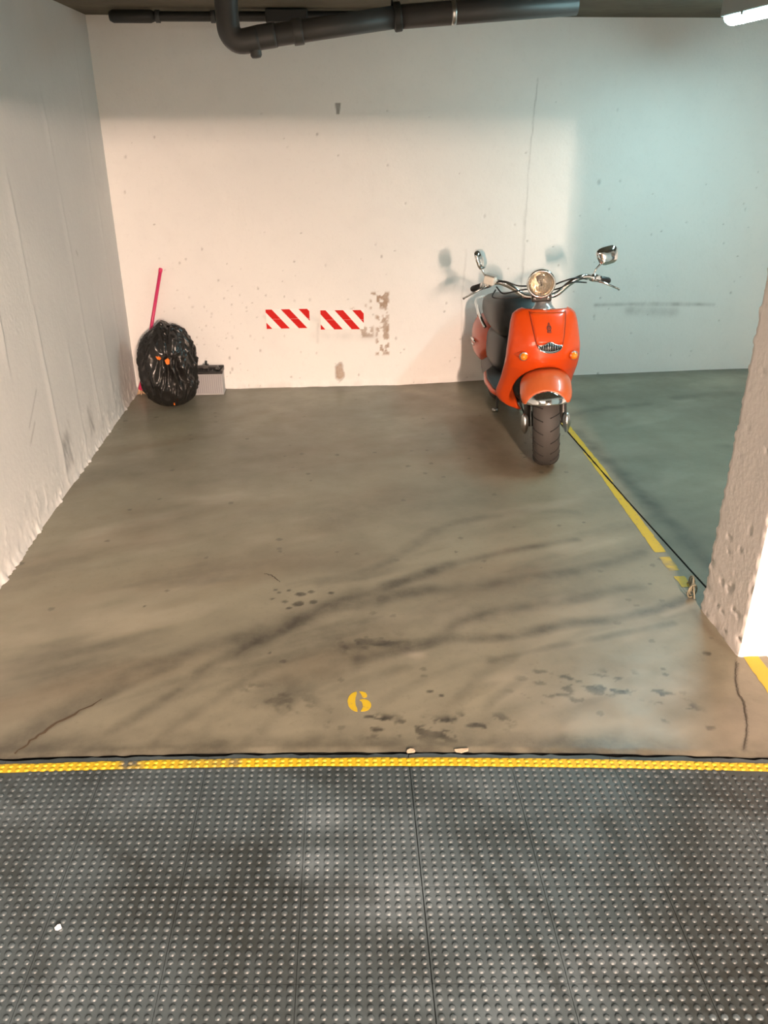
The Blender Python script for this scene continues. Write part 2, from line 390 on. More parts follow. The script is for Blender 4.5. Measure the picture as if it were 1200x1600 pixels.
def floor_stain(X, Y):
    S = np.zeros(X.shape+(3,), np.float32)
    wob = fbm(X*6, Y*6, 31)*.02
    blot = np.clip(fbm(X*24+Y*8, Y*30, 51, 4)*4.0-.15, 0, 1)
    for pts, wd, st, k in STROKES:
        thin = wd < .012
        d = seg_dist(X+(0 if thin else wob), Y+(0 if thin else wob*.7), smooth_pts(pts, 4))
        a = np.exp(-(d/wd)**2)*st*1.22*(1 if thin else (.8+.5*fbm(X*9, Y*9, 77)))
        if k == 'b': a = np.clip(np.exp(-(d/wd)**2)*1.3, 0, 1)*blot*st
        c = {'d': 0, 'b': 0, 'n': 1, 'l': 2}[k]
        S[..., c] = 1-(1-S[..., c])*(1-np.clip(a, 0, 1))
    for x, y, r in SPOTS:
        if -.3 < x < 0 and y > 2.75: r *= 1.45
        d = np.hypot(X-x, (Y-y)*1.2)*(1+.35*fbm(X*50, Y*50, 5, 2))
        S[..., 0] = np.maximum(S[..., 0], np.clip((r-d)/(r*.35), 0, 1)*.9)
    S[..., 0] = np.maximum(S[..., 0], np.clip((2.95-Y)/.9, 0, 1)*np.clip(.20+.5*fbm((X*.93+Y*.37)*2, (-X*.37+Y*.93)*6, 99), 0, .42))
    # broad soiling, smeared along the way cars turn in
    u = X*.93+Y*.37; v_ = -X*.37+Y*.93
    near = np.clip((3.9-Y)/1.2, 0, 1)
    S[..., 0] = np.maximum(S[..., 0], np.clip(fbm(u*1.6, v_*9, 93)*.85-.02, 0, .5)*near)
    S[..., 1] = np.maximum(S[..., 1], np.clip(fbm(u*1.2+9, v_*4, 95)*.8-.05, 0, .4)*np.clip(1.2-X*.5, .3, 1))
    S[..., 2] = np.maximum(S[..., 2], np.clip(fbm(u*2.2+3, v_*5, 97)*.8-.12, 0, .4))
    S[..., 0] = np.maximum(S[..., 0], np.clip(fbm(X*1.3, Y*1.9, 90)*.5-.02, 0, .3))
    sp = np.random.default_rng(3)
    for _ in range(90):
        x, y, r = sp.uniform(-1.4, 1.5), sp.uniform(1.95, 5.7), sp.uniform(.003, .008)
        d = np.hypot(X-x, Y-y); m = d < r*2
        S[..., 0][m] = np.maximum(S[..., 0][m], .55)
    return S

floor = box('floor', (-4, 4.5, -5.5, 6.0, -.12, -.022), M['aisle'])
tag(floor, 'grey garage floor with a painted bay and a studded driving aisle', kind='structure')
def slab(name, xa, xb, nx, ny, parent, y1=WY+.03):
    v = np.linspace(0, 1, ny)[None, :]; u = np.linspace(0, 1, nx)[:, None]
    Xf = xa(1.9)+(xb(1.9)-xa(1.9))*u
    Y = (line_y(Xf)+.030) + (y1-(line_y(Xf)+.030))*v
    X = xa(Y)+(xb(Y)-xa(Y))*u
    Z = floor_z(X, Y)
    edge = np.clip((Y-line_y(X)-.03)/.02, 0, 1)
    Z = Z + fbm(X*7, Y*7, 8)*.0012 - (1-edge)*(.003+.004*np.clip(vnoise(X*25, Y*0, 3), 0, 1))
    P = np.stack([X, Y, Z], -1)
    S = floor_stain(X, Y)
    e = np.clip(Y-line_y(X)-.03, 0, 1)
    n_ = fbm(X*5, Y*9, 63)
    S[..., 0] = np.maximum(S[..., 0], np.clip(np.exp(-(e/.016)**2)*(.75+.6*n_), 0, .95))
    S[..., 0] = np.maximum(S[..., 0], np.clip(np.exp(-(e/.10)**2)*(.60+.8*n_), 0, .75))
    return grid_mesh(name, P, M['bay'], S, parent)
tag(slab('bay_slab', lambda Y: WX-.03+0*Y, lambda Y: joint_x(Y)-.005, 380, 540, floor), 'stained concrete slab of the numbered bay')
tag(slab('bay_slab', lambda Y: joint_x(Y)+.005, lambda Y: 4.35+0*Y, 200, 340, floor), 'greenish concrete slab of the neighbouring bay')

# joint bottoms
mb = MB()
ys = np.linspace(1.8, 5.85, 40); v = []; f = []
for i, y in enumerate(ys):
    for d in (-.02, .02): v.append((joint_x(y)+d, y, float(floor_z(joint_x(y)+d, y))-.006))
    if i: f.append((2*i-2, 2*i-1, 2*i+1, 2*i))
mb.add(v, f)
xs = np.linspace(-2.0, 2.6, 40)
v = []; f = []
for i, x in enumerate(xs):
    y = float(line_y(x)); v += [(x, y-.0, -.012), (x, y+.05, -.012)]
    if i: f.append((2*i-2, 2*i, 2*i+1, 2*i-1))
mb.add(v, f)
mb.build('joint_filler', M['groove'], floor, False)

def crack(pts, w0, mat):
    P = spline([(x, y, 0) for x, y in pts], 9); v = []; f = []
    for i, p in enumerate(P):
        t = (P[min(i+1, len(P)-1)]-P[max(i-1, 0)]).normalized(); n = Vector((-t.y, t.x, 0))
        q = p+n*rng.uniform(-1, 1)*w0*.9; h = w0*(.4+.6*math.sin(math.pi*min(1, max(.12, i/(len(P)-1)))))*rng.uniform(.6, 1.1)
        v += [(*(q-n*h).xy, .0022), (*(q+n*h).xy, .0022)]
        if i: f.append((2*i-2, 2*i, 2*i+1, 2*i-1))
    fixn(mk('crack', v, f, mat, floor, False))
M['crackdark'] = principled('crack_dirt', (.070, .060, .045), .85)
M['crackbrown'] = principled('tar_mark', (.065, .045, .025), .8)
crack([(-1.015,2.001),(-0.933,2.121),(-0.808,2.248)], .006, M['crackbrown'])
crack([(1.416,2.308),(1.371,2.217),(1.34,2.131),(1.337,2.088),(1.287,1.96),(1.231,1.864)], .0026, M['crackdark'])
crack([(-0.32,3.058),(-0.286,3.039),(-0.248,2.983)], .0035, M['crackdark'])
# painted lines -------------------------------------------------------------
def strip(name, pts, mat, z=.0012, wear=None, n=60, parent=None):
    """pts: rows of (left x, left y, right x, right y) along the line"""
    A = np.array(pts, float); t = np.linspace(0, len(A)-1, n); k = np.arange(len(A))
    Q = np.stack([np.interp(t, k, A[:, i]) for i in range(4)], -1)
    w_ = np.linspace(0, 1, 5)[None, :]
    X = Q[:, :1]*(1-w_)+Q[:, 2:3]*w_; Y = Q[:, 1:2]*(1-w_)+Q[:, 3:4]*w_
    ed = (w_ < .01)*-1.+(w_ > .99)*1.
    X = X+ed*vnoise(Y*40, X*0+3, 4)*.003
    Z = floor_z(X, Y)+z+fbm(X*7, Y*7, 8)*.0012
    S = np.zeros(X.shape+(3,)); 
    if wear is not None: S[..., 0] = wear(X, Y)
    return grid_mesh(name, np.stack([X, Y, Z], -1), mat, S, parent or floor, flip=True)
def wear_right(X, Y):
    j = np.abs(X-joint_x(Y)) < .007
    return j*1. + np.clip(np.exp(-((Y-4.22)/.05)**2)*.9, 0, 1)*(vnoise(X*60, Y*60, 2) > -.2)
# stripe of the right bay limit: split by the joint, so left and right halves
def right_strip(y0, y1, wear=None):
    ys = np.linspace(y0, y1, 30)
    L_ = np.interp(ys, [2.8, 3.13, 4.1, 4.74, 5.3], [1.425, 1.424, 1.446, 1.440, 1.43]); R_ = np.interp(ys, [2.8, 3.13, 3.8, 4.1, 4.74, 5.3], [1.470, 1.474, 1.487, 1.492, 1.482, 1.48])
    J = np.array([joint_x(y) for y in ys])
    a = [(l, y, min(r, j-.006), y) for l, r, j, y in zip(L_, R_, J, ys) if j-.006 > l+.004]
    b = [(max(l, j+.006), y, r, y) for l, r, j, y in zip(L_, R_, J, ys) if r > j+.010]
    for k in (a, b):
        if len(k) > 1: strip('painted_line', k, M['yellow'], wear=wear)
right_strip(3.13, 5.2)
right_strip(2.965, 3.085, wear=lambda X, Y: .45+.4*vnoise(X*50, Y*50, 9))
right_strip(2.825, 2.915)
strip('painted_line', [(1.455, 2.34, 1.508, 2.34), (1.44, 2.12, 1.50, 2.12), (1.425, 1.83, 1.485, 1.83)], M['yellow_bright'])

# stencilled 6 ---------------------------------------------------------------
def stencil_six(cx, cy, wd, ht):
    """white-gap stencil digit: left crescent with tail, right bowl, top hook"""
    polys = []
    # left bowl half: outer arc and inner arc with a vertical gap on its right
    L = []
    for a in np.linspace(97, 263, 18): L.append((-.04+.46*math.cos(math.radians(a)), .5*math.sin(math.radians(a))))
    L += [(-.10, -.36), (-.16, -.2), (-.17, 0), (-.15, .2), (-.08, .42)]
    polys.append(L)
    Rr = [(.04, -.49)]
    for a in np.linspace(-75, 95, 16): Rr.append((.14+.36*math.cos(math.radians(a)), -.20+.30*math.sin(math.radians(a))))
    Rr += [(.02, .06), (.10, 0), (.14, -.15), (.13, -.32)]
    polys.append(Rr)
    H = [(.03, .50), (.16, .49), (.30, .42), (.36, .30), (.33, .20), (.22, .17), (.14, .22), (.12, .33)]
    polys.append(H)
    mb = MB()
    for p in polys:
        n = len(p)
        mb.add([(cx+x*wd, cy+y*ht, .0016) for x, y in p]+[(cx+x*wd, cy+y*ht, 0) for x, y in p],
               [tuple(range(n))]+[(i, (i+1) % n, n+(i+1) % n, n+i) for i in range(n)])
    o = mb.build('painted_number', M['yellow'], floor, False); fixn(o)
    tag(o, 'yellow stencilled 6'); return o
stencil_six(.055, 2.178, .078, .104)

# studded aisle slabs --------------------------------------------------------
PX, PY = .0255, .0215
TW, TD = 12*PX, 12*PY
def grid_pt(s, t):
    """slab grid: s across, t towards the bay; rows follow the slightly skewed yellow line"""
    y = 1.707+t-.066*s
    b = .027*max(0, 1-((s-.11)/1.15)**2)
    return (s+.02*t, y+b*min(1, max(0, (t+.26)/.5)))
def stud_geo(sc=1.):
    n = 8; v = []; f = []
    for r, z in ((.0088, 0.), (.0070, .0027), (.0036, .0040)):
        for k in range(n):
            a = 2*math.pi*(k+.5)/n; v.append((r*math.cos(a)*sc, r*math.sin(a)*sc*.92, z*sc))
    for i in range(2):
        for k in range(n): f.append((i*n+k, i*n+(k+1) % n, (i+1)*n+(k+1) % n, (i+1)*n+k))
    f.append(tuple(2*n+k for k in range(n))); return v, f
SV, SF = stud_geo()
SVn, SFn = np.array(SV), SF
def aisle_stain(X, Y):
    S = np.zeros(X.shape+(3,), np.float32)
    d = fbm(X*2.2, Y*5+X*2, 61)
    S[..., 0] = np.clip(d*1.6-.05, 0, .7)
    # worn dark tracks to the right, as tyres leave them
    for pts, wd, st in (([(.98, 1.72), (.90, 1.52), (.84, 1.25), (.86, 1.0)], .13, .95), ([(.75, 1.6), (.62, 1.3), (.6, 1.1)], .05, .45), ([(.30, 1.6), (.42, 1.3), (.47, 1.1)], .016, .8), ([(.36, 1.6), (.51, 1.3), (.55, 1.15)], .016, .7),
                        ([(.72, 1.62), (.73, 1.45), (.72, 1.3)], .02, .7), ([(-.2, 1.7), (-.26, 1.4), (-.32, 1.15)], .05, .55), ([(-.9, 1.6), (-.75, 1.35), (-.65, 1.1)], .03, .45), ([(-1.1, 1.98), (-1.0, 1.88), (-.93, 1.80)], .02, .6),
                        ([(-.42, 1.60), (-.1, 1.60), (.05, 1.59)], .03, .4), ([(-.28, 1.45), (.05, 1.43)], .03, .55)):
        dd = seg_dist(X+fbm(X*8, Y*8, 3)*.02, Y, pts); a = np.exp(-(dd/wd)**2)*st*(.8+.3*fbm(X*14, Y*14, 17))
        S[..., 0] = 1-(1-S[..., 0])*(1-np.clip(a, 0, 1))
    S[..., 2] = np.clip(fbm(X*3.1+7, Y*3.4, 71)*1.5-.15, 0, .7)
    for x, y, sx, sy in ((-.1, 1.52, .09, .05), (-.06, 1.68, .07, .04), (.95, 1.78, .12, .03), (.08, 1.4, .2, .1), (.62, 1.2, .15, .05)):
        S[..., 2] = np.maximum(S[..., 2], np.exp(-((X-x)/sx)**2-((Y-y)/sy)**2)*.7)
    S[..., 1] = np.clip((1.16-Y)/.03, 0, 1)*.0
    return S
near = []   # candidates for single studs
SLABS = []
for j in range(-5, 2):
    for i in range(-7, 8):
        s0, t0 = .192+i*TW, j*TD
        NX, NY = 13, 13
        ss = np.linspace(s0+(.0012 if i == 0 else .0006), s0+TW-(.0012 if i == -1 else .0006), NX); tt = np.linspace(t0+.0007, t0+TD-.0007, NY)
        P = np.array([[(*grid_pt(s, t), 0.) for t in tt] for s in ss])
        lim = line_y(P[..., 0])+.017+.006*vnoise(P[..., 0]*30, P[..., 0]*0, 88)
        if P[..., 1].min() > lim.max(): continue
        P[..., 1] = np.minimum(P[..., 1], lim)
        tint = (rng.uniform(-.06, .10))
        dz = rng.uniform(-.0005, .0003)
        P[..., 2] += dz
        st = aisle_stain(P[..., 0], P[..., 1])*[1.2, 1, 1.1]; st[..., 0] = np.clip(st[..., 0]+tint, 0, 1)
        Pb = np.concatenate([P[:1]-[0, 0, .004], P, P[-1:]-[0, 0, .004]], 0)
        Pb = np.concatenate([Pb[:, :1]*[1, 1, 0]-[0, 0, .005], Pb, Pb[:, -1:]*[1, 1, 0]-[0, 0, .005]], 1)
        sb = np.pad(st, ((1, 1), (1, 1), (0, 0)), mode='edge')
        o = grid_mesh('paving_slab', Pb, M['aisle'], sb, floor)
        o.data.polygons.foreach_set('use_smooth', np.zeros(len(o.data.polygons), bool))
        studs = []
        for a in range(12):
            for b in range(12):
                s, t = s0+(a+.5)*PX, t0+(b+.5)*PY
                x, y = grid_pt(s, t); e = y-float(line_y(x))
                if e > .012: continue
                onl = -.040 < e
                if onl: continue
                studs.append((x, y, dz))
        SLABS.append((o, studs))
# the 300 studs that show largest are parts of their own, the rest stays joined per slab
cand = sorted([(y+.0*abs(x), k, q) for k, (o, st) in enumerate(SLABS) for q, (x, y, z) in enumerate(st) if y > .965-.06*x and abs(x-.06) < .80+.35*(y-.97)], key=lambda c: c[0])[:300]
single = {(k, q) for _, k, q in cand}
stud_me = None
for k, (o, st) in enumerate(SLABS):
    v = []; f = []; col = []
    for q, (x, y, z) in enumerate(st):
        if (k, q) in single:
            if stud_me is None:
                so = mk('stud', SV, SF, M['aisle'], o); stud_me = so.data
            else:
                so = bpy.data.objects.new('stud', stud_me); COL.objects.link(so); so.parent = o
            so.location = (x, y, z)
        else:
            n = len(v); sc = rng.uniform(.85, 1.05)
            v += [(x+a*sc, y+b*sc, z+c*sc) for a, b, c in SV]; f += [tuple(i+n for i in g) for g in SF]
    if v:
        so = mk('studs', v, f, M['aisle'], o); so['kind'] = 'stuff'
        A = np.array(v); S = aisle_stain(A[:, 0], A[:, 1])*[.75, 1, .9]
        a = so.data.attributes.new('stain', 'FLOAT_COLOR', 'POINT')
        c = np.ones((len(v), 4), np.float32); c[:, :3] = S; a.data.foreach_set('color', c.reshape(-1))
# the yellow line that closes the bay lies over two rows of studs
def wear_front(X, Y):
    g = lambda c, w_: np.exp(-((X-c)/w_)**4)
    return np.clip(g(-.645, .035)*1.2+g(-.42, .09)*.45+g(-.33, .02)*.5, 0, 1)*(.7+.5*vnoise(X*60, Y*60, 12))
xs = np.linspace(-2.1, 2.5, 460)
rows = []
for w_ in np.linspace(0, 1, 5):
    rows.append(np.stack([xs+.0*xs, line_y(xs)-.036*w_+vnoise(xs*30, xs*0+w_, 6)*.0015*(w_ in (0, 1)), xs*0+.0014], -1))
P = np.stack(rows, 1)
S = np.zeros(P.shape); S[..., 0] = wear_front(P[..., 0], P[..., 1])
yl = grid_mesh('painted_line', P, M['yellow_bright'], S, floor)
v = []; f = []
for k in range(int(4.4/PX)):
    x = -2.05+k*PX
    for e in (.010, .0275):
        n = len(v); y = float(line_y(x))-e
        v += [(x+a*1.0, y+b*.82, .001+c) for a, b, c in SV]; f += [tuple(i+n for i in g) for g in SF]
so = mk('studs', v, f, M['yellow_bright'], yl); so['kind'] = 'stuff'
A = np.array(v); a = so.data.attributes.new('stain', 'FLOAT_COLOR', 'POINT')
c = np.ones((len(v), 4), np.float32); c[:, 0] = wear_front(A[:, 0], A[:, 1])*.8; c[:, 1:3] = 0; a.data.foreach_set('color', c.reshape(-1))

# walls ----------------------------------------------------------------------
def back_wall():
    nx, nz = 840, 330
    X, Z = np.meshgrid(np.linspace(WX-.05, 4.4, nx), np.linspace(-.02, HC+.01, nz), indexing='ij')
    dy = fbm(X*2, Z*2, 21)*.004+fbm(X*9, Z*9, 23, 3)*.0012
    low = np.clip(1-Z/.05, 0, 1)
    dy += -low*(.006+.012*np.clip(fbm(X*14, Z*9, 25, 3), 0, 1))
    S = np.zeros(X.shape+(3,), np.float32)
    r = np.random.default_rng(5)
    for k in range(230):
        x, z = r.uniform(-1.35, 3.0), r.beta(1.0, 1.5)*2.0; s = r.uniform(.004, .010)*(1 if r.random() < .9 else 1.6)
        if k < 90: x = r.normal(-.75, .22); z = abs(r.normal(.38, .25)); s *= .75
        e = r.uniform(.5, 1.6); d = np.hypot(X-x, (Z-z)*e); m = np.clip((s-d)/s*2, 0, 1)
        S[..., 0] = np.maximum(S[..., 0], m*r.uniform(.25, .65)); dy += m*.003
    def patch(x0, x1, z0, z1, st, ch, thr, sc, seed):
        inside = np.clip(np.minimum(np.minimum(X-x0, x1-X), np.minimum(Z-z0, z1-Z))/.015, 0, 1)
        n = fbm(X*sc, Z*sc, seed, 4); a = inside*np.clip((n-thr)*6, 0, 1)*st
        S[..., ch] = np.maximum(S[..., ch], a); return a
    dy += patch(.27, .42, .55, .68, .9, 1, -.06, 36, 41)*.002
    dy += patch(.31, .42, .22, .52, .9, 1, -.03, 34, 43)*.002
    patch(.37, .415, .24, .66, .8, 1, -.08, 36, 45); patch(.16, .31, .35, .44, .8, 1, -.02, 30, 47); patch(.13, .26, .55, .60, .6, 1, .08, 34, 48)
    
    d = np.hypot((X-.05)/.032, (Z-.10)/.065)+.35*fbm(X*25, Z*25, 53, 3)
    a = np.clip((1-d)*5, 0, 1); S[..., 1] = np.maximum(S[..., 1], a*.85); dy += a*.006
    rimm = np.exp(-((d-1)/.10)**2); S[..., 0] = np.maximum(S[..., 0], rimm*.6)
    d = np.clip(1-np.abs(X-.085)/(.010+.012*np.clip((Z-1.79)/.07, 0, 1)), 0, 1)*((Z > 1.795) & (Z < 1.86)); S[..., 0] = np.maximum(S[..., 0], np.clip(d*3, 0, 1)*.8)
    for pts, w_, st in (([(1.365, 2.0), (1.345, 1.44), (1.355, .95), (1.352, .6)], .004, .5), ([(1.345, 1.2), (1.352, .73)], .010, .35), ([(.95, .95), (.93, .6), (.94, .3)], .006, .25), ([(-.09, .46), (-.10, .33)], .012, .4), ([(-.12, .375), (.15, .365), (.33, .36)], .03, .18), ([(-.14, .50), (-.09, .48)], .02, .25),
                        ([(.95, .02), (1.05, .05)], .03, .2), ([(1.9, .56), (2.3, .565), (2.78, .55)], .012, .55), ([(2.15, .52), (2.5, .50)], .035, .35), ([(2.2, .555), (2.6, .55)], .010, .5), ([(-.42, .48), (-.47, .52)], .012, .3)):
        dd = seg_dist(X+fbm(X*20, Z*20, 9)*.006, Z, pts); S[..., 0] = np.maximum(S[..., 0], np.exp(-(dd/w_)**2)*st*np.clip(.7+.6*fbm(X*18, Z*7, 19), 0, 1))
    S[..., 0] = np.maximum(S[..., 0], low*.35*np.clip(.4+fbm(X*11, Z*8, 91), 0, 1))
    P = np.stack([X, WY+dy, Z], -1)
    o = grid_mesh('wall_back', P, M['wall'], S)
    tag(o, 'whitish concrete back wall with chipped paint', kind='structure')
back_wall()

def left_wall():
    ny, nz = 400, 240
    Y, Z = np.meshgrid(np.linspace(2.0, WY+.02, ny), np.linspace(-.02, HC+.01, nz), indexing='ij')
    dx = fbm(Y*1.5, Z*1.5, 121)*.003+fbm(Y*8, Z*8, 123, 3)*.0007
    S = np.zeros(Y.shape+(3,), np.float32)
    for yt, yb, h, z0, z1 in ((4.67, 4.83, .007, 0., 1.95), (3.97, 4.08, .006, 0., 1.6), (3.55, 3.62, .007, .7, 1.7), (5.45, 5.5, .004, .1, 2.2), (4.42, 4.45, .006, 0., .75), (5.1, 5.16, .005, .0, .9)):
        yy = yb+(yt-yb)*Z/2.1+fbm(Z*3, Z*0+yt, 7)*.02
        prof = np.exp(-np.clip(Y-yy, -1, 0)**2/.04**2)*(Y < yy)+np.exp(-np.clip(Y-yy, 0, 1)**2/.008**2)*(Y >= yy)
        vis = np.clip((Z-z0)/.1, 0, 1)*np.clip((z1-Z)/.2, 0, 1)*np.clip(.7+fbm(Z*4, Z*0+yb*3, 13), .1, 1.2)
        dx += .85*h*prof*vis
    low = np.clip(1-Z/.35, 0, 1)
    dx += low**2*.005*np.clip(fbm(Y*26, Z*20, 131, 3)*2-.1, 0, 1) + np.clip(1-Z/.04, 0, 1)*(.006+.014*np.clip(fbm(Y*34, Z*16, 133, 3), 0, 1))
    dots = vnoise(Y*45, Z*30, 141); dx += np.clip(dots-.72, 0, 1)*.03*(low+.15)
    for y0, y1, z0, z1, st, seed in ((4.05, 4.20, .06, .30, 1., 151), (4.16, 4.26, .18, .35, .6, 152), (4.56, 4.69, .08, .29, .9, 153)):
        ins = np.clip(np.minimum(np.minimum(Y-y0, y1-Y)/.03, np.minimum(Z-z0, z1-Z)/.05), 0, 1)
        S[..., 0] = np.maximum(S[..., 0], ins*np.clip(.55+fbm(Y*30+Z*14, Z*9, seed, 3)*1.2, 0, 1)*st)
    for pts, w_, st in (([(3.68, .47), (3.86, .60)], .006, .6), ([(3.66, .40), (3.76, .47)], .007, .6), ([(4.85, 1.1), (4.87, 1.08)], .008, .6)):
        dd = seg_dist(Y, Z, pts); S[..., 0] = np.maximum(S[..., 0], np.exp(-(dd/w_)**2)*st)
    S[..., 2] = np.clip(low*.8*(.5+fbm(Y*12, Z*12, 161)), 0, .6)
    P = np.stack([WX+dx, Y, Z], -1)
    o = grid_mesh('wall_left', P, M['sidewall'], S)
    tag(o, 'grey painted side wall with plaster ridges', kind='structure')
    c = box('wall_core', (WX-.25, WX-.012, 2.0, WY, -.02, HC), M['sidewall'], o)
left_wall()

def pillar():
    x0, x1, y0, y1 = 1.436, 2.50, 2.337, 2.665  # unseen right part widened to block warm light from the back wall
    V = []; F = []; 
    sides = [((x0, y1), (x0, y0)), ((x0, y0), (x1, y0)), ((x1, y0), (x1, y1)), ((x1, y1), (x0, y1))]
    nz = 300
    n0 = 0
    for (ax, ay), (bx, by) in sides:
        n = max(4, int(math.hypot(bx-ax, by-ay)/.012))
        t = np.linspace(0, 1, n+1)
        zz = np.linspace(-.02, HC, nz)
        for a in t:
            for z in zz: V.append((ax+(bx-ax)*a, ay+(by-ay)*a, z))
        for i in range(n):
            for j in range(nz-1):
                a = n0+i*nz+j; F.append((a, a+nz, a+nz+1, a+1))
        n0 = len(V)
    P = np.array(V)
    nrm = P-np.array([(x0+x1)/2, (y0+y1)/2, 0]); nrm[:, 2] = 0
    edge = np.minimum(np.abs(np.minimum(P[:, 0]-x0, x1-P[:, 0])), 9)+np.minimum(P[:, 1]-y0, y1-P[:, 1])
    nr = np.stack([np.sign(nrm[:, 0])*(np.minimum(P[:, 0]-x0, x1-P[:, 0]) < 1e-4), np.sign(nrm[:, 1])*(np.minimum(P[:, 1]-y0, y1-P[:, 1]) < 1e-4), P[:, 0]*0], -1)
    low = np.clip(1-P[:, 2]/.10, 0, 1)
    d = noise3(P, 6, 201)*.0005+noise3(P, 60, 205)*.0003+low*.004*np.clip(noise3(P, 28, 207)+.4, 0, 1)
    pit = np.clip(noise3(P*[1, 1, .7], 55, 211)-.70, 0, 1)*.012
    corner = np.clip(1-edge/.012, 0, 1)*(.003+.003*np.clip(vnoise(P[:, 2]*70, P[:, 2]*0, 5)*1.2, -1, 1))
    P = P+nr*(d-pit-corner)[:, None]
    o = mk('pillar', P, F, M['pillar'], None)
    S = np.zeros((len(P), 3)); S[:, 0] = np.clip(pit*30, 0, .35)
    a = o.data.attributes.new('stain', 'FLOAT_COLOR', 'POINT'); c = np.ones((len(P), 4), np.float32); c[:, :3] = S; a.data.foreach_set('color', c.reshape(-1))
    tag(o, 'rough whitewashed concrete pillar standing at the right edge', kind='structure')
    return o
pillar()
ceil = box('ceiling', (-4, 4.5, -5.5, 6.0, HC, HC+.2), M['ceiling']); tag(ceil, 'bare brown-grey concrete ceiling', kind='structure')
box('beam', (-4, 4.4, 2.345, 2.655, 2.066, HC), M['pillar'], ceil)
box('beam', (-4, 4.4, 1.38, 1.60, 1.98, HC), M['pillar'], ceil)  # second beam, out of view, added to darken the top of the back wall
tag(box('wall_right', (4.38, 4.6, 2.0, 6.0, -.02, HC), M['wall']), 'painted wall beyond the neighbouring bay', kind='structure')
tag(box('wall_front', (-4.2, 4.6, -5.6, -5.4, -.12, HC), M['ceiling']), 'painted wall across the driving aisle', kind='structure')

# ------------------------------------------------------------------ lamps
def batten_lamp(x, y, rz, spec, label, ln=1.27):
    col, st_ = spec
    e = empty('ceiling_lamp', (x, y, HC), rz)
    tag(e, label, 'lamp')
    h = ln/2
    hb = box('housing', (-.060, .060, -h, h, -.086, 0), M['housing'], e, .006)
    m = principled('lamp_glow', (.9, .9, .9), .4, emit=col, estr=st_)
    nt = m.node_tree; g = nt.nodes.new('ShaderNodeNewGeometry'); sx = nt.nodes.new('ShaderNodeSeparateXYZ'); nt.links.new(g.outputs['Normal'], sx.inputs[0])
    mr = nt.nodes.new('ShaderNodeMapRange'); mr.inputs[1].default_value = -.15; mr.inputs[2].default_value = -1.; mr.inputs[3].default_value = (.12 if y > 3 else 1.0)*st_; mr.inputs[4].default_value = st_
    nt.links.new(sx.outputs[2], mr.inputs[0]); nt.links.new(mr.outputs[0], nt.nodes['Principled BSDF'].inputs['Emission Strength'])   # bay lamp sides dimmed so that less light reaches the upper walls
    n = 14; v = []; f = []
    ys = [-h-.012, -h+.004, -h+.03, h-.03, h-.004, h+.012]; sc = [.35, .8, 1, 1, .8, .35]
    for yy, s in zip(ys, sc):
        for k in range(n):
            t = math.pi*k/(n-1); v.append((-.050*math.cos(t)*s, yy, -.084-.044*math.sin(t)*s))
    for i in range(len(ys)-1):
        for k in range(n-1): f.append((i*n+k, (i+1)*n+k, (i+1)*n+k+1, i*n+k+1))
    f.append(tuple(range(n))); f.append(tuple((len(ys)-1)*n+k for k in range(n-1, -1, -1)))
    d = fixn(mk('diffuser', v, f, m, e))
    for s in (-1, 1):
        for yy in (-h*.62, 0, h*.62):
            box('clip', (s*.056-.006, s*.056+.006, yy-.012, yy+.012, -.100, -.070), M['housing'], e, .002)
    return e
for (x, y, rz, c_, s_), lb in zip(LAMPS, ('glowing greenish tube lamp on the ceiling at upper right', 'nearer of the two warm tube lamps over the aisle in line with the pillar', 'farther of the two warm tube lamps over the aisle in line with the pillar', 'warm tube lamp across the mouth of the bay in front of the beam')):
    batten_lamp(x, y, rz, (c_, s_), lb)

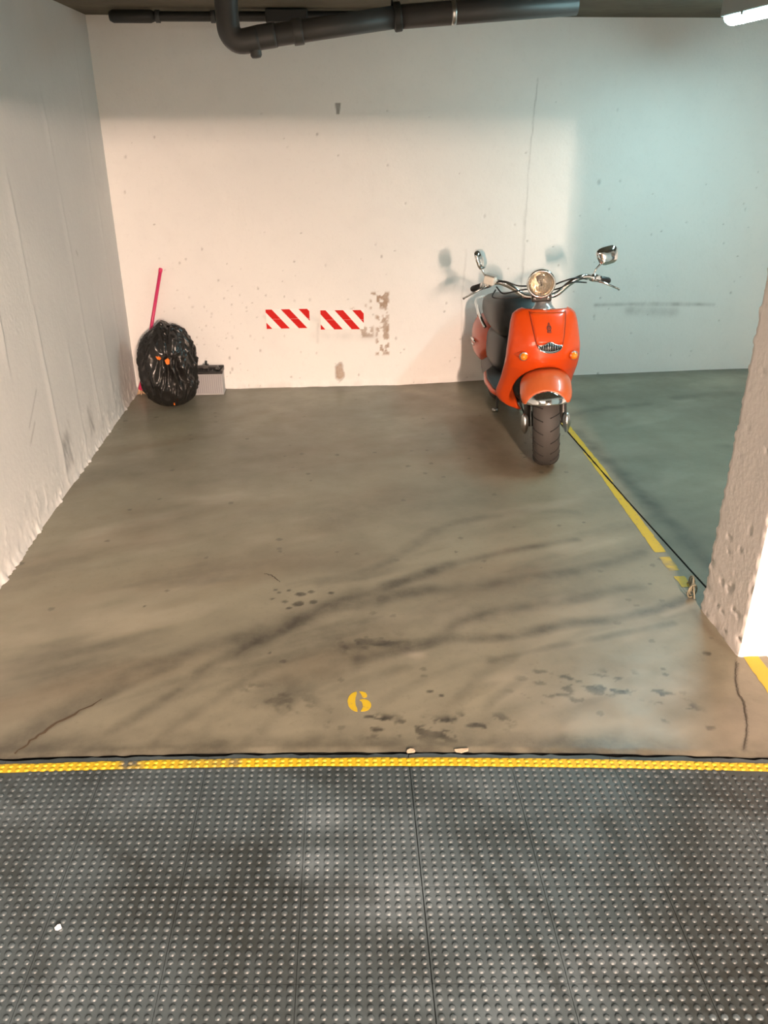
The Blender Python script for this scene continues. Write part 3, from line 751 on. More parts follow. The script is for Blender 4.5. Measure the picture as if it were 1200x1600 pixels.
# ------------------------------------------------------------------ pipes under the ceiling
def pipes():
    e = empty('drain_pipe', (-.42, 4.60, HC)); tag(e, 'thick grey drain pipe with an elbow slung under the ceiling', 'pipe')
    o0 = Vector((-.42, 4.60, HC))
    L = lambda pts: [tuple(Vector(p)-o0) for p in pts]
    a = Vector((-.40, 4.60, 2.112)); b = Vector((.38, 4.60, 2.215)); c = Vector((1.25, 4.60, 2.275))
    r = .050
    mk('pipe_run', *tube(L([a+Vector((.02, 0, .002)), b]), r, 20), M['pipe'], e)
    mk('pipe_run', *tube(L([b-Vector((.03, 0, .004)), c]), r*1.06, 20), M['pipe'], e)
    mk('elbow', *tube(L(spline([(-.455, 4.60, HC), (-.455, 4.60, 2.20), (-.445, 4.60, 2.14), (-.40, 4.60, 2.108), (-.31, 4.60, 2.122)], 6)), r*1.12, 20), M['pipe'], e)
    def ring(p, q, rr, ln, name, m):
        p = Vector(p); d = (Vector(q)-p).normalized()
        mk(name, *tube(L([p-d*ln/2, p-d*ln*.35, p+d*ln*.35, p+d*ln/2]), [rr*.97, rr, rr, rr*.97], 20), M[m], e)
    ring(a.lerp(b, .36), b, r*1.18, .05, 'coupling', 'pipe'); ring(a.lerp(b, .16), b, r*1.10, .10, 'coupling', 'pipe')
    ring(a.lerp(b, .985), b, r*1.30, .035, 'collar', 'pipe_dark'); ring(b.lerp(c, .30), c, r*1.16, .022, 'collar', 'silver')
    mk('cleaning_plug', *lathe([(.028, 0), (.028, .03), (.022, .04), (0.001, .042)], L([a+Vector((.07, 0, -.035))])[0], (.1, -.1, -1), 16), M['pipe'], e)
    mk('hanger', *tube(L([a.lerp(b, .95)+Vector((0, 0, .05)), a.lerp(b, .95)+Vector((0, 0, .13))]), .006, 8), M['pipe_dark'], e)
    e = empty('conduit_run', (-1.2, 5.45, HC)); tag(e, 'thin dark conduit along the ceiling close to the back wall', 'pipe')
    o1 = Vector((-1.2, 5.45, HC)); L1 = lambda pts: [tuple(Vector(p)-o1) for p in pts]
    mk('sleeve', *tube(L1([(-1.20, 5.45, 2.296), (-1.18, 5.45, 2.296), (-.97, 5.45, 2.296), (-.95, 5.45, 2.296)]), [.024, .034, .034, .026], 14), M['pipe_dark'], e)
    mk('conduit', *tube(L1(spline([(-1.0, 5.45, 2.296), (-.4, 5.45, 2.298), (.1, 5.45, 2.302), (.72, 5.45, 2.296)], 6)), .026, 14), M['pipe_dark'], e)
    for x in (-.93, -.62, .15):
        mk('saddle_clip', *tube(L1([(x-.012, 5.45, 2.296), (x+.012, 5.45, 2.296)]), .033, 14), M['pipe'], e)
    box('junction_box', (.88, 1.12, -.05, .09, -.075, -.004), M['pipe_dark'], e, .008)
pipes()

# ------------------------------------------------------------------ striped plates on the wall
def clip_poly(poly, x0, x1, y0, y1):
    def cut(p, f, g):
        out = []
        for i in range(len(p)):
            a, b = p[i], p[(i+1) % len(p)]; fa, fb = f(a), f(b)
            if fa >= 0: out.append(a)
            if fa*fb < 0: t = fa/(fa-fb); out.append((a[0]+(b[0]-a[0])*t, a[1]+(b[1]-a[1])*t))
        return out
    for f in (lambda q: q[0]-x0, lambda q: x1-q[0], lambda q: q[1]-y0, lambda q: y1-q[1]):
        if poly: poly = cut(poly, f, None)
    return poly
def striped_plate(cx, cz, tilt, ph, label, wd=.308, ht=.137):
    e = empty('striped_plate', (cx, WY-.006, cz)); e.rotation_euler[1] = tilt
    tag(e, label, 'sign', 'red and white plates on the back wall')
    box('backing', (-wd/2, wd/2, -.003, .005, -ht/2, ht/2), M['plate_white'], e, .002)
    per = .124; rw = .060; sh = .122
    for half in (1, -1):
        z0, z1 = (0.0006, ht/2-.001) if half > 0 else (-ht/2+.001, -.0006)
        for k in range(-2, 4):
            xa = -wd/2+ph+k*per
            top, bot = xa, xa+sh
            g = lambda z: (ht/2-z)/ht*sh
            poly = clip_poly([(xa+g(z1), z1), (xa+rw+g(z1), z1), (xa+rw+g(z0), z0), (xa+g(z0), z0)], -wd/2+.001, wd/2-.001, -ht/2, ht/2)
            if len(poly) < 3: continue
            n = len(poly)
            v = [(x, -.0042, z) for x, z in poly]+[(x, -.003, z) for x, z in poly]
            fixn(mk('red_stripe', v, [tuple(range(n))]+[(i, (i+1) % n, n+(i+1) % n, n+i) for i in range(n)], M['plate_red'], e, False))
striped_plate(-.304, .500, math.radians(-.3), -.017, 'left of the two red and white striped plates on the back wall')
striped_plate(.079, .487, math.radians(.4), -.024, 'right striped plate, red and white, next to the peeled paint')

# ------------------------------------------------------------------ rubbish bag, broom, battery
def rubbish_bag():
    cx, cy = -1.112, 5.466
    e = empty('rubbish_bag', (cx, cy, 0)); tag(e, 'full black plastic rubbish bag slumped in the left corner', 'bag')
    bm = bmesh.new(); bmesh.ops.create_icosphere(bm, subdivisions=6, radius=1)
    P = np.array([v.co[:] for v in bm.verts]); 
    th = np.arctan2(P[:, 1], P[:, 0]); zt = (P[:, 2]+1)/2
    hz = .53
    prof = np.interp(zt, [0, .04, .15, .4, .65, .82, .92, 1.0], [.45, .72, .95, 1.0, .98, .90, .80, .66])
    rad = np.sqrt(np.clip(1-P[:, 2]**2, 0, 1)); 
    rr = np.where(zt < .5, rad**.55, rad**.62)
    x = np.cos(th)*rr*.200*prof/np.maximum(prof, .01)*1.0
    y = np.sin(th)*rr*.185
    z = np.interp(zt, [0, .5, 1], [0, .27, .5])
    z = zt*.515
    x = x*np.where(x < 0, np.interp(zt, [0, .3], [.86, 1]), 1)
    # knobs at the top: two folded ears
    z += .055*np.exp(-((x+.02)/.045)**2-((y)/.08)**2)*(zt > .8) + .035*np.exp(-((x-.08)/.07)**2)*(zt > .8) - .02*np.exp(-((x-.035)/.018)**2)*(zt > .75)
    # creases falling from the gathered top
    c1 = vnoise(th*3.2+z*5, z*4, 301); c2 = vnoise(th*7-z*8, z*9, 302); c3 = vnoise(th*16+z*22, z*26, 303)
    rid = (1-np.abs(c1))*.034+(1-np.abs(c2))**2*.020+(1-np.abs(c3))**2*.004-.038
    fl = np.clip(z/.06, 0, 1)
    ux, uy = np.cos(th), np.sin(th)
    # a deep fold down the front
    fold = np.exp(-((np.angle(np.exp(1j*(th+math.radians(80)))))/.10)**2)*np.clip((z-.08)/.1, 0, 1)*np.clip((.44-z)/.1, 0, 1)*.02
    x = x+ux*(rid*fl-fold); y = y+uy*(rid*fl-fold); z = np.maximum(z+vnoise(x*22, y*22, 305)*.008*(zt > .3), 0.001*(1+0*z))
    for v, a in zip(bm.verts, np.stack([x, y, z], -1)): v.co = a
    me = bpy.data.meshes.new('sack'); bm.to_mesh(me); bm.free(); me.materials.append(M['bag'])
    me.polygons.foreach_set('use_smooth', [True]*len(me.polygons))
    o = bpy.data.objects.new('sack', me); COL.objects.link(o); o.parent = e
    P = np.stack([x, y, z], -1)
    def front(px, pz):
        m = (np.abs(P[:, 0]-px) < .02) & (np.abs(P[:, 2]-pz) < .02); return P[m, 1].min() if m.any() else -.19
    for (px, pz), pts in (((-.022, .365), [(-.036, .378), (-.012, .376), (-.002, .364), (-.014, .352), (-.028, .360)]), ((.032, .345), [(.020, .352), (.040, .366), (.050, .352), (.046, .325), (.030, .322), (.024, .335)]), ((.04, .04), [(.036, .048), (.043, .046), (.044, .032), (.036, .034)])):
        y0 = front(px, pz)-.004
        n = len(pts); v = [(a, y0-.004*math.sin(i*1.7), b) for i, (a, b) in enumerate(pts)]+[(a, y0+.012, b) for a, b in pts]
        fixn(mk('orange_tie', v, [tuple(range(n)), tuple(range(2*n-1, n-1, -1))]+[(i, (i+1) % n, n+(i+1) % n, n+i) for i in range(n)], M['tie'], e, False))
rubbish_bag()
def broom():
    top = Vector((-1.145, 5.775, .855)); bot = Vector((-1.357, 5.715, .075))
    e = empty('broom', (-1.357, 5.715, 0)); tag(e, 'pink broom handle leaning in the corner behind the black bag', 'broom')
    o = Vector((-1.357, 5.715, 0)); d = (top-bot).normalized()
    mk('handle', *tube([bot-o, top-o], .0115, 12), M['pink'], e)
    mk('end_cap', *tube([top-o-d*.02, top-o, top-o+d*.006], [.0135, .0135, .009], 12), M['pinkhead'], e)
    mk('socket', *tube([bot-o-d*.045, bot-o+d*.05], [.024, .015], 12), M['pinkhead'], e)
    mb = MB(); r = random.Random(4)
    for k in range(60):
        a = r.uniform(-.030, .035); b = r.uniform(-.025, .02)
        mb.tube([(a*.4-.01, b*.5, .060), (a-.010, b-.02*r.random(), .004)], .0018, 5)
    h = mb.build('bristles', M['bristle'], e); h['kind'] = 'stuff'
broom()
def battery():
    x0, x1, y0, y1 = -1.015, -.782, 5.655, 5.775
    e = empty('car_battery', ((x0+x1)/2, (y0+y1)/2, 0)); tag(e, 'grey car battery with a black lid beside the black bag', 'battery')
    hw, hd = (x1-x0)/2, (y1-y0)/2
    mb = MB(); mb.box(-hw, hw, -hd, hd, 0, .150)
    bevel(mb.build('case', M['case'], e, False), .004)
    for k in range(15):
        x = -hw+.012+k*(2*hw-.024)/14
        box('case_rib', (x-.0045, x+.0045, -hd-.0025, -hd+.004, .012, .144), M['case_rib'], e, .001)
    box('foot_rail', (-hw-.004, hw+.004, -hd-.005, hd+.003, 0, .010), M['case'], e, .002)
    # lid: rim with a recessed top
    rim = MB(); a, b = hw+.004, hd+.003
    rim.box(-a, a, -b, -b+.010, .150, .163); rim.box(-a, a, b-.014, b, .150, .182); rim.box(-a, -a+.012, -b+.010, b-.014, .150, .172); rim.box(a-.012, a, -b+.010, b-.014, .150, .172)
    rim.box(-a+.012, a-.012, -b+.010, b-.014, .150, .158)
    bevel(rim.build('lid', M['lid'], e, False), .002)
    for s in (-.08, .08):
        t = mk('terminal', *lathe([(.016, .166), (.016, .172), (.009, .172), (.008, .188), (.001, .189)], (s, .015, 0), (0, 0, 1), 16), M['lead'], e)
    for k in range(4): mk('vent_plug', *lathe([(.009, .166), (.009, .172), (.001, .173)], (-.045+k*.03, -.01, 0), (0, 0, 1), 14), M['black'], e)
    mk('carry_handle', *tube(spline([(-.075, -.02, .170), (-.07, -.02, .190), (-.02, -.022, .196), (.03, -.022, .196), (.085, -.02, .190), (.09, -.02, .170)], 6), .007, 8), M['handle'], e)
    cb = mk('clamp', boxv(-.018, .02, -.03, .02, .180, .205), BOXF, M['handle'], e, False); bevel(cb, .004)
    mk('clamp_bolt', *tube([(.004, -.005, .20), (.008, -.005, .232)], .006, 8), M['black'], e)
battery()

# ------------------------------------------------------------------ small litter
def litter():
    e = empty('wire_bundle', (1.440, 2.765, 0)); tag(e, 'small tangle of pale wire at the foot of the pillar', 'wire')
    mb = MB()
    for k in range(5):
        c = Vector((.004*k-.01, .012*k-.02, .030+.004*k)); R_ = .026-.003*(k % 3); tl = .5+.3*k
        pts = []
        for i in range(19):
            t = 2*math.pi*i/18*1.0
            pts.append(c+Vector((R_*math.cos(t)*math.cos(tl), R_*math.cos(t)*math.sin(tl)*.8, max(-.026, R_*1.1*math.sin(t)))))
        mb.tube(pts, .0032, 6, False)
    mb.tube(spline([(-.005, -.04, .005), (.0, 0, .05), (.015, .05, .03), (.02, .09, .004)], 5), .0035, 6)
    mb.build('coil', M['wire'], e)
    def flake(name, x, y, r, mat, label, cat, seed, th=.004, el=1., z=.004):
        q = random.Random(seed); n = 8; top = []; 
        for i in range(n):
            a = 2*math.pi*i/n; s = r*q.uniform(.6, 1.1); top.append((math.cos(a)*s, math.sin(a)*s*el))
        v = [(a, b, th*(1+.6*math.sin(i))) for i, (a, b) in enumerate(top)]+[(a*1.05, b*1.05, 0) for a, b in top]
        o = mk(name, v, [tuple(range(n))]+[(i, n+i, n+(i+1) % n, (i+1) % n) for i in range(n)]+[tuple(range(2*n-1, n-1, -1))], mat, None, False)
        o.location = (x, y, z); tag(o, label, cat); return o
    flake('paper_scrap', -.700, 1.375, .0075, M['scrap'], 'tiny white scrap lying on the studded aisle at lower left', 'scrap', 2, .006, .8)
    flake('plaster_chip', .205, 1.925, .014, M['chip'], 'cream plaster chip in the crack behind the yellow line, right of the 6', 'chip', 5, .005, .5, .001)
    flake('plaster_chip', .36, 1.918, .030, M['chip'], 'long pinkish plaster chip in the crack further right', 'chip', 8, .004, .25, .001)
litter()

# ------------------------------------------------------------------ scooter
SX, SY = 1.142, 4.23
sc = empty('scooter', (SX, SY, 0.0))
tag(sc, 'orange retro motor scooter with chrome handlebar parked against the back wall', 'scooter')
RK = math.radians(22); AX = Vector((0, math.sin(RK), math.cos(RK))); AP = Vector((0.005, .20, .88))
ROT = Matrix.Rotation(math.radians(-13), 4, AX)
def st(p):    # steered position
    return tuple(ROT @ (Vector(p)-AP) + AP)
def stv(vf): return [st(p) for p in vf[0]], vf[1]
def sd(d): return tuple(ROT.to_3x3() @ Vector(d))

def shield_y(x, z):
    yc = np.interp(z, [.26, .36, .46, .54, .60, .66, .72, .78, .825, .845, .86], [.150, .098, .038, -.020, -.045, -.042, -.015, .020, .050, .075, .125])
    a = np.abs(x)/.205
    return yc + .115*a**2.6
S0 = .013
def half_w(z): return float(np.interp(z, [.262, .275, .29, .32, .36, .45, .55, .64, .72, .78, .815, .835, .848], [.115, .162, .190, .212, .215, .206, .206, .204, .194, .185, .174, .155, .125]))
def arch_w(z):
    if z >= .560: return 0.
    t = (.560-z)/.16
    if t < 1: return .140*math.sqrt(max(0, 1-(1-t)**2))
    return float(np.interp(z, [.26, .30, .40], [.072, .098, .140]))
def shield():
    zs = list(np.linspace(.264, .40, 12))+list(.560-.16*(1-np.cos(np.linspace(math.pi/2, 0, 14)))[1:])+list(np.linspace(.575, .80, 16))+[.815, .828, .838, .845, .848]
    nu = 17; v = []; f = []
    for side in (-1, 1):
        n0 = len(v)
        for z in zs:
            a, b = arch_w(z), half_w(z)
            for u in np.linspace(0, 1, nu):
                uu = 1-(1-u)**1.4
                x = a+(b-a)*uu
                y = float(shield_y(x, z))
                e = max(0, 1-(b-x)/.022); y += .030*e**2.2           # rolled outer edge
                if z < .56: e2 = max(0, 1-(x-a)/.020); y += .030*e2**2
                v.append((S0+side*x, y, z))
        for i in range(len(zs)-1):
            for k in range(nu-1):
                q = (n0+i*nu+k, n0+i*nu+k+1, n0+(i+1)*nu+k+1, n0+(i+1)*nu+k)
                f.append(q if side > 0 else q[::-1])
    o = mk('leg_shield', v, f, M['orange'], sc)
    bm = bmesh.new(); bm.from_mesh(o.data); bmesh.ops.remove_doubles(bm, verts=bm.verts, dist=.0006); bmesh.ops.recalc_face_normals(bm, faces=bm.faces)
    # outward is towards -y
    s = sum(fc.normal.y for fc in bm.faces)
    if s > 0: bmesh.ops.reverse_faces(bm, faces=bm.faces)
    bm.to_mesh(o.data); bm.free()
    solid(o, .022); return o
shield_o = shield()
def surf(x, z, off): return (S0+x, float(shield_y(x, z))-off, z)
# centre hood between the seams
def seam_x(z): return float(np.interp(z, [.652, .68, .72, .78, .83], [.052, .070, .080, .091, .098]))
v = []; f = []; zs = np.linspace(.690, .836, 16); nu = 13
for z in zs:
    b = seam_x(z)-.0022
    for u in np.linspace(-1, 1, nu): v.append(surf(u*b, z, .0035))
for i in range(len(zs)-1):
    for k in range(nu-1): f.append((i*nu+k, i*nu+k+1, (i+1)*nu+k+1, (i+1)*nu+k))
hood = mk('hood_panel', v, f, M['orange'], sc); solid(hood, .004)
for s in (-1, 1): mk('seam', *tube([surf(s*seam_x(z), z, .0012) for z in np.linspace(.672, .838, 18)], .0016, 6), M['seam'], sc)
# emblem: small dark crest
def crest():
    out = [(-.010, -.024), (.010, -.024), (.012, -.018), (.009, -.012), (.013, -.004), (.012, .006), (.006, .012), (.005, .019), (0, .027), (-.005, .019), (-.006, .012), (-.012, .006), (-.013, -.004), (-.009, -.012), (-.012, -.018)]
    n = len(out); v = [surf(x-.003, .765+z, .0052) for x, z in out]+[surf(x-.003, .765+z, .003) for x, z in out]
    o = fixn(mk('emblem', v, [tuple(range(n))]+[(i, (i+1) % n, n+(i+1) % n, n+i) for i in range(n)], M['emblem'], sc, False))
    mb = MB()
    for pts in ([(-.006, -.004), (0, .004), (.006, -.004), (0, -.010), (-.006, -.004)], [(-.008, -.019), (.008, -.019)], [(0, .010), (0, .020)]):
        mb.tube([surf(x-.003, .765+z, .0062) for x, z in pts], .0011, 5)
    mb.build('emblem_lines', M['orange'], o)
crest()
# grille: chrome smile with vertical bars
def grille():
    zt = lambda u: .684+.014*math.exp(-(u/.35)**2)-.004*abs(u)
    zb = lambda u: .684-.040*math.sqrt(max(0, 1-u*u))
    W = .066; n = 25; U = np.linspace(-1, 1, n)
    v = []; f = []
    for u in U: v += [surf(u*W, zt(u), .006), surf(u*W, zb(u)-.004, .006)]
    for i in range(n-1): f.append((2*i, 2*i+1, 2*i+3, 2*i+2))
    g = fixn(mk('grille', v, f, M['black'], sc)); solid(g, .004, 1)
    loop = [surf(u*W, zt(u), .010) for u in U]+[surf(u*W, zb(u), .010) for u in U[::-1]]
    mk('grille_frame', *tube(loop, .0028, 8), M['chrome'], g)
    low = []
    v = []; f = []
    for u in U: v += [surf(u*W, zb(u)+.004, .0105), surf(u*W*.98, zb(u)+.005*math.sqrt(max(0, 1-u*u))+.003, .0095)]
    for i in range(n-1): f.append((2*i, 2*i+1, 2*i+3, 2*i+2))
    mk('grille_lip', v, f, M['chrome'], g)
    for k in range(9):
        u = -.76+k*.19
        mk('grille_bar', *tube([surf(u*W, zb(u)+.012, .010), surf(u*W, zt(u)-.002, .0105)], .0017, 6), M['silver'], g)
grille()
# indicators in pointed pods
def indicator(x, z, s):
    y = float(shield_y(x, z))
    # pod: teardrop pointing outwards
    v = []; f = []; n = 14
    secs = [(-.026, .012), (-.016, .022), (0, .027), (.014, .025), (.027, .017), (.042, .007), (.050, .001)]
    for dx, r in secs:
        for k in range(n):
            t = 2*math.pi*k/n; xx = x+s*dx*.9
            v.append((S0+xx, float(shield_y(xx, z))-.004-(.020*math.cos(t)*r/.023 if math.cos(t) > 0 else .0), z+r*.95*math.sin(t)))
    for i in range(len(secs)-1):
        for k in range(n): f.append((i*n+k, i*n+(k+1) % n, (i+1)*n+(k+1) % n, (i+1)*n+k))
    o = fixn(mk('indicator', v, f, M['orange'], sc))
    d = Vector((s*.25 if s < 0 else .1, -1, -.05)).normalized()
    mk('indicator_ring', *lathe([(.0215, 0), (.0240, .006), (.0228, .012), (.020, .012)], (S0+x, y-.012, z), d, 20), M['silver'], o)
    mk('indicator_lens', *lathe([(.0205, 0), (.0200, .010), (.0170, .020), (.0105, .027), (.0005, .029)], (S0+x, y-.014, z), d, 20), M['amber'], o)
indicator(-.133, .622, -1); indicator(.136, .622, 1)

# front wheel, fender and fork (all steered)
WC = Vector((.0, 0., .25)); WO = .020     # wheel set slightly over, it swings back with the steering
def torus_profile(R_, prof, n=64):
    v = []; f = []; m = len(prof)
    for i in range(n):
        t = 2*math.pi*i/n
        for x, r in prof: v.append((WC.x+x, WC.y-r*math.cos(t), WC.z+r*math.sin(t)))
    for i in range(n):
        for k in range(m-1): f.append((i*m+k, i*m+k+1, ((i+1) % n)*m+k+1, ((i+1) % n)*m+k))
    return v, f
def tyre(name, xw, R_, parent, c, steer=True):
    prof = []
    for a in np.linspace(-128, 128, 27):
        s, co = math.sin(math.radians(a)), math.cos(math.radians(a))
        prof.append((xw*math.copysign(abs(s)**.85, s), R_-.055+.055*math.copysign(abs(co)**.9, co)))
    v, f = torus_profile(R_, prof)
    v = [(x+c[0], y-WC.y+c[1], z-WC.z+c[2]) for x, y, z in v]
    o = mk(name, [st(p) for p in v] if steer else v, f, M['rubber'], parent); return o, prof
ty, prof = tyre('front_tyre', .070, .2475, sc, (WO, 0, .2485))
# chevron tread grooves, cut as thin dark strips just inside the surface
mb = MB()
groove = principled('tread_groove', (.012, .011, .010), .8)
for i in range(22):
    t0 = 2*math.pi*i/22
    for s in (-1, 1):
        pts = []
        for u in np.linspace(.12, .86, 7):
            a = math.radians(100*u); x = s*.070*math.sin(a)**.85; r = .2475-.055+.055*max(0, math.cos(a))**.9 if math.cos(a) > 0 else .1925+.055*-abs(math.cos(a))**.9
            t = t0+(.5*math.pi/22 if s > 0 else 0)+u*.22
            pts.append(st((x+WO, -r*math.cos(t), .2485+r*math.sin(t))))
        mb.tube(pts, .0030, 5)
tg = mb.build('tread_grooves', groove, ty); tg['kind'] = 'stuff'
def rim(parent, c, steer):
    T = st if steer else (lambda p: tuple(p))
    v, f = torus_profile(0, [(-.055, .172), (-.050, .186), (-.052, .196), (-.04, .165), (-.02, .150), (.02, .150), (.04, .165), (.052, .196), (.050, .186), (.055, .172)], 48)
    mk('rim', [T((x+c[0], y+c[1], z-WC.z+c[2])) for x, y, z in v], f, M['silver'], parent)
    mb = MB(); mb.tube([(-.06, c[1], c[2]), (.06, c[1], c[2])], .035, 16)
    for k in range(5):
        a = 2*math.pi*k/5+.3; mb.tube([(0, c[1]-.03*math.cos(a), c[2]+.03*math.sin(a)), (0, c[1]-.16*math.cos(a), c[2]+.16*math.sin(a))], [.018, .013], 8)
    mk('hub', [T((p[0]+c[0], p[1], p[2])) for p in mb.v], mb.f, M['silver'], parent)
rim(sc, (WO, 0, .2485), True)
# fender: wide rounded shell over the tyre, chrome lip in front
def fend_pt(t, p, off=0.):
    """t angle from straight ahead (deg, up positive), p -1..1 across"""
    wid = np.interp(t, [30, 36, 42, 50, 60, 80, 110, 140], [.080, .100, .120, .133, .138, .136, .128, .12])
    R_ = np.interp(t, [30, 40, 52, 70, 100, 140], [.290, .299, .303, .303, .300, .295])+off
    a = math.radians(82)*p
    x = wid*math.sin(a)/math.sin(math.radians(82)); r = R_-.085*(1-math.cos(a))
    tt = math.radians(t)
    return (x+WO, -r*math.cos(tt), .2485+r*math.sin(tt))
def low_edge(p): return 35+9*abs(p)**2.4
def chrome_edge(p): return max(low_edge(p)+.2, 50-14*abs(p)**1.5)
def fend(name, t_of, n, mat, off=0.):
    m = 25; v = []; f = []
    for i in range(n):
        for k in range(m):
            p = -1+2*k/(m-1); v.append(st(fend_pt(t_of(i/(n-1), p), p, off)))
    for i in range(n-1):
        for k in range(m-1): f.append((i*m+k, i*m+k+1, (i+1)*m+k+1, (i+1)*m+k))
    o = fixn(mk(name, v, f, mat, sc))
    solid(o, .004, -1); return o
fend('front_fender', lambda u, p: chrome_edge(p)+(128-chrome_edge(p))*u, 26, M['orange_floor_sheen'])
fend('fender_lip', lambda u, p: low_edge(p)+(chrome_edge(p)-low_edge(p))*u, 9, M['chrome'], .0012)
for s in (-1, 1):
    pts = [st((WO+s*.098, .10, .56)), st((WO+s*.098, .06, .42)), st((WO+s*.096, .015, .30)), st((WO+s*.096, -.005, .235))]
    mk('fork_leg', *tube(spline(pts, 4), [.021]*13, 14), M['fork'], sc)
    # chrome axle cover, rounded on top and narrowing downwards
    v, f = loft_y([(0, 0, .004, -.006, .004), (.004, 0, .018, -.055, .050), (.016, 0, .021, -.060, .055), (.026, 0, .019, -.057, .052), (.030, 0, .006, -.02, .02)], 22, 2.4)
    q = []
    for a, b, c in v:
        k = 1-.30*max(0, -(c-.0)/.06)
        q.append(st((WO+s*.113+a*k*1.05, -.060+b*1.2+(.02 if c < 0 else 0)*(-c/.06), .2485+c*1.08)))
    fixn(mk('axle_cover', q, f, M['silver'], sc))
    mk('axle_nut', *lathe([(.011, 0), (.011, .012), (.001, .013)], st((WO+s*.112, 0, .2485)), sd((s, 0, 0)), 6), M['fork'], sc)
mk('brake_disc', *stv(lathe([(.035, 0), (.095, .001), (.095, .004), (.035, .004)], (WO-.082, 0, .2485), (1, 0, 0), 32)), M['silver'], sc)
cal = mk('brake_caliper', [st(p) for p in boxv(WO-.096, WO-.066, .045, .095, .20, .275)], BOXF, M['fork'], sc, False); bevel(cal, .006)
mk('brake_hose', *tube([st(p) for p in spline([(-.095, .06, .27), (-.115, .05, .36), (-.09, .08, .50)], 6)], .005, 8), M['black'], sc)
# inner arch, tunnel and steering column behind the shield
mk('inner_arch', *loft_y([(.085, S0, .13, .34, .60), (.12, S0, .15, .32, .64), (.17, S0, .16, .30, .70), (.20, S0, .12, .30, .72)], 28, 3), M['black'], sc)
v, f = loft_y([(.135, S0, .13, .33, .79), (.16, S0, .175, .30, .815), (.205, S0, .17, .30, .81), (.225, S0, .12, .33, .78)], 32, 4)
mk('inner_shield', v, f, M['black'], sc)
mk('neck_cover', *lathe([(.078, 0), (.060, .012), (.046, .030), (.041, .055), (.044, .075), (.040, .082)], (.008, .150, .828), (0, .22, .95), 28, True), M['neck'], sc)
# headlight
hc = Vector((.002, .060, .985)); hd = Vector((0, 1, .06)).normalized()   # axis runs backwards
hd0 = Vector((0, 1, .10)).normalized()
def hl(name, prof, mat, parent=None): return mk(name, *stv(lathe(prof, hc, hd0, 36)), mat, parent or sc)
h0 = hl('headlight', [(.070, .004), (.074, .010), (.073, .030), (.067, .065), (.050, .100), (.025, .120), (.001, .125)], M['chrome'])
hl('headlight_rim', [(.064, -.002), (.067, -.006), (.072, -.005), (.0755, .002), (.0755, .012), (.073, .016)], M['chrome'], h0)
hl('reflector', [(.064, .006), (.056, .026), (.040, .042), (.018, .052), (.001, .054)], M['reflector'], h0)
hl('bulb_shield', [(.001, .014), (.014, .016), (.018, .022), (.016, .030), (.010, .036)], M['chrome'], h0)
# fluted cover glass
n = 40; rings = [(.001, -.010), (.02, -.0095), (.04, -.0075), (.056, -.004), (.066, .002)]
lg = hl('headlight_lens', rings, M['lens'], h0); solid(lg, .0025)
mb = MB()
for k in range(9):
    x = -.048+k*.012; zz = math.sqrt(.060**2-x*x)
    mb.tube([st((hc.x+x, hc.y-.001, hc.z-zz)), st((hc.x+x, hc.y-.0075, hc.z)), st((hc.x+x, hc.y-.001, hc.z+zz))], .0006, 5)
fl = mb.build('lens_flutes', M['reflector'], h0)
cb = mk('headlight_bracket', [st(p) for p in boxv(-.048, .058, .115, .235, .878, .925)], BOXF, M['fork'], sc, False); bevel(cb, .010, 3)
mb = MB(); mb.tube([st((.002, .10, .905)), st((.002, .10, .93))], .018, 12)
mb.build('headlight_foot', M['chrome'], sc)
for s in (-1, 1): mk('bracket_bolt', *stv(lathe([(.008, 0), (.008, .006), (.001, .007)], (.004+s*.035, .114, .900), (0, -1, 0), 6)), M['chrome'], sc)
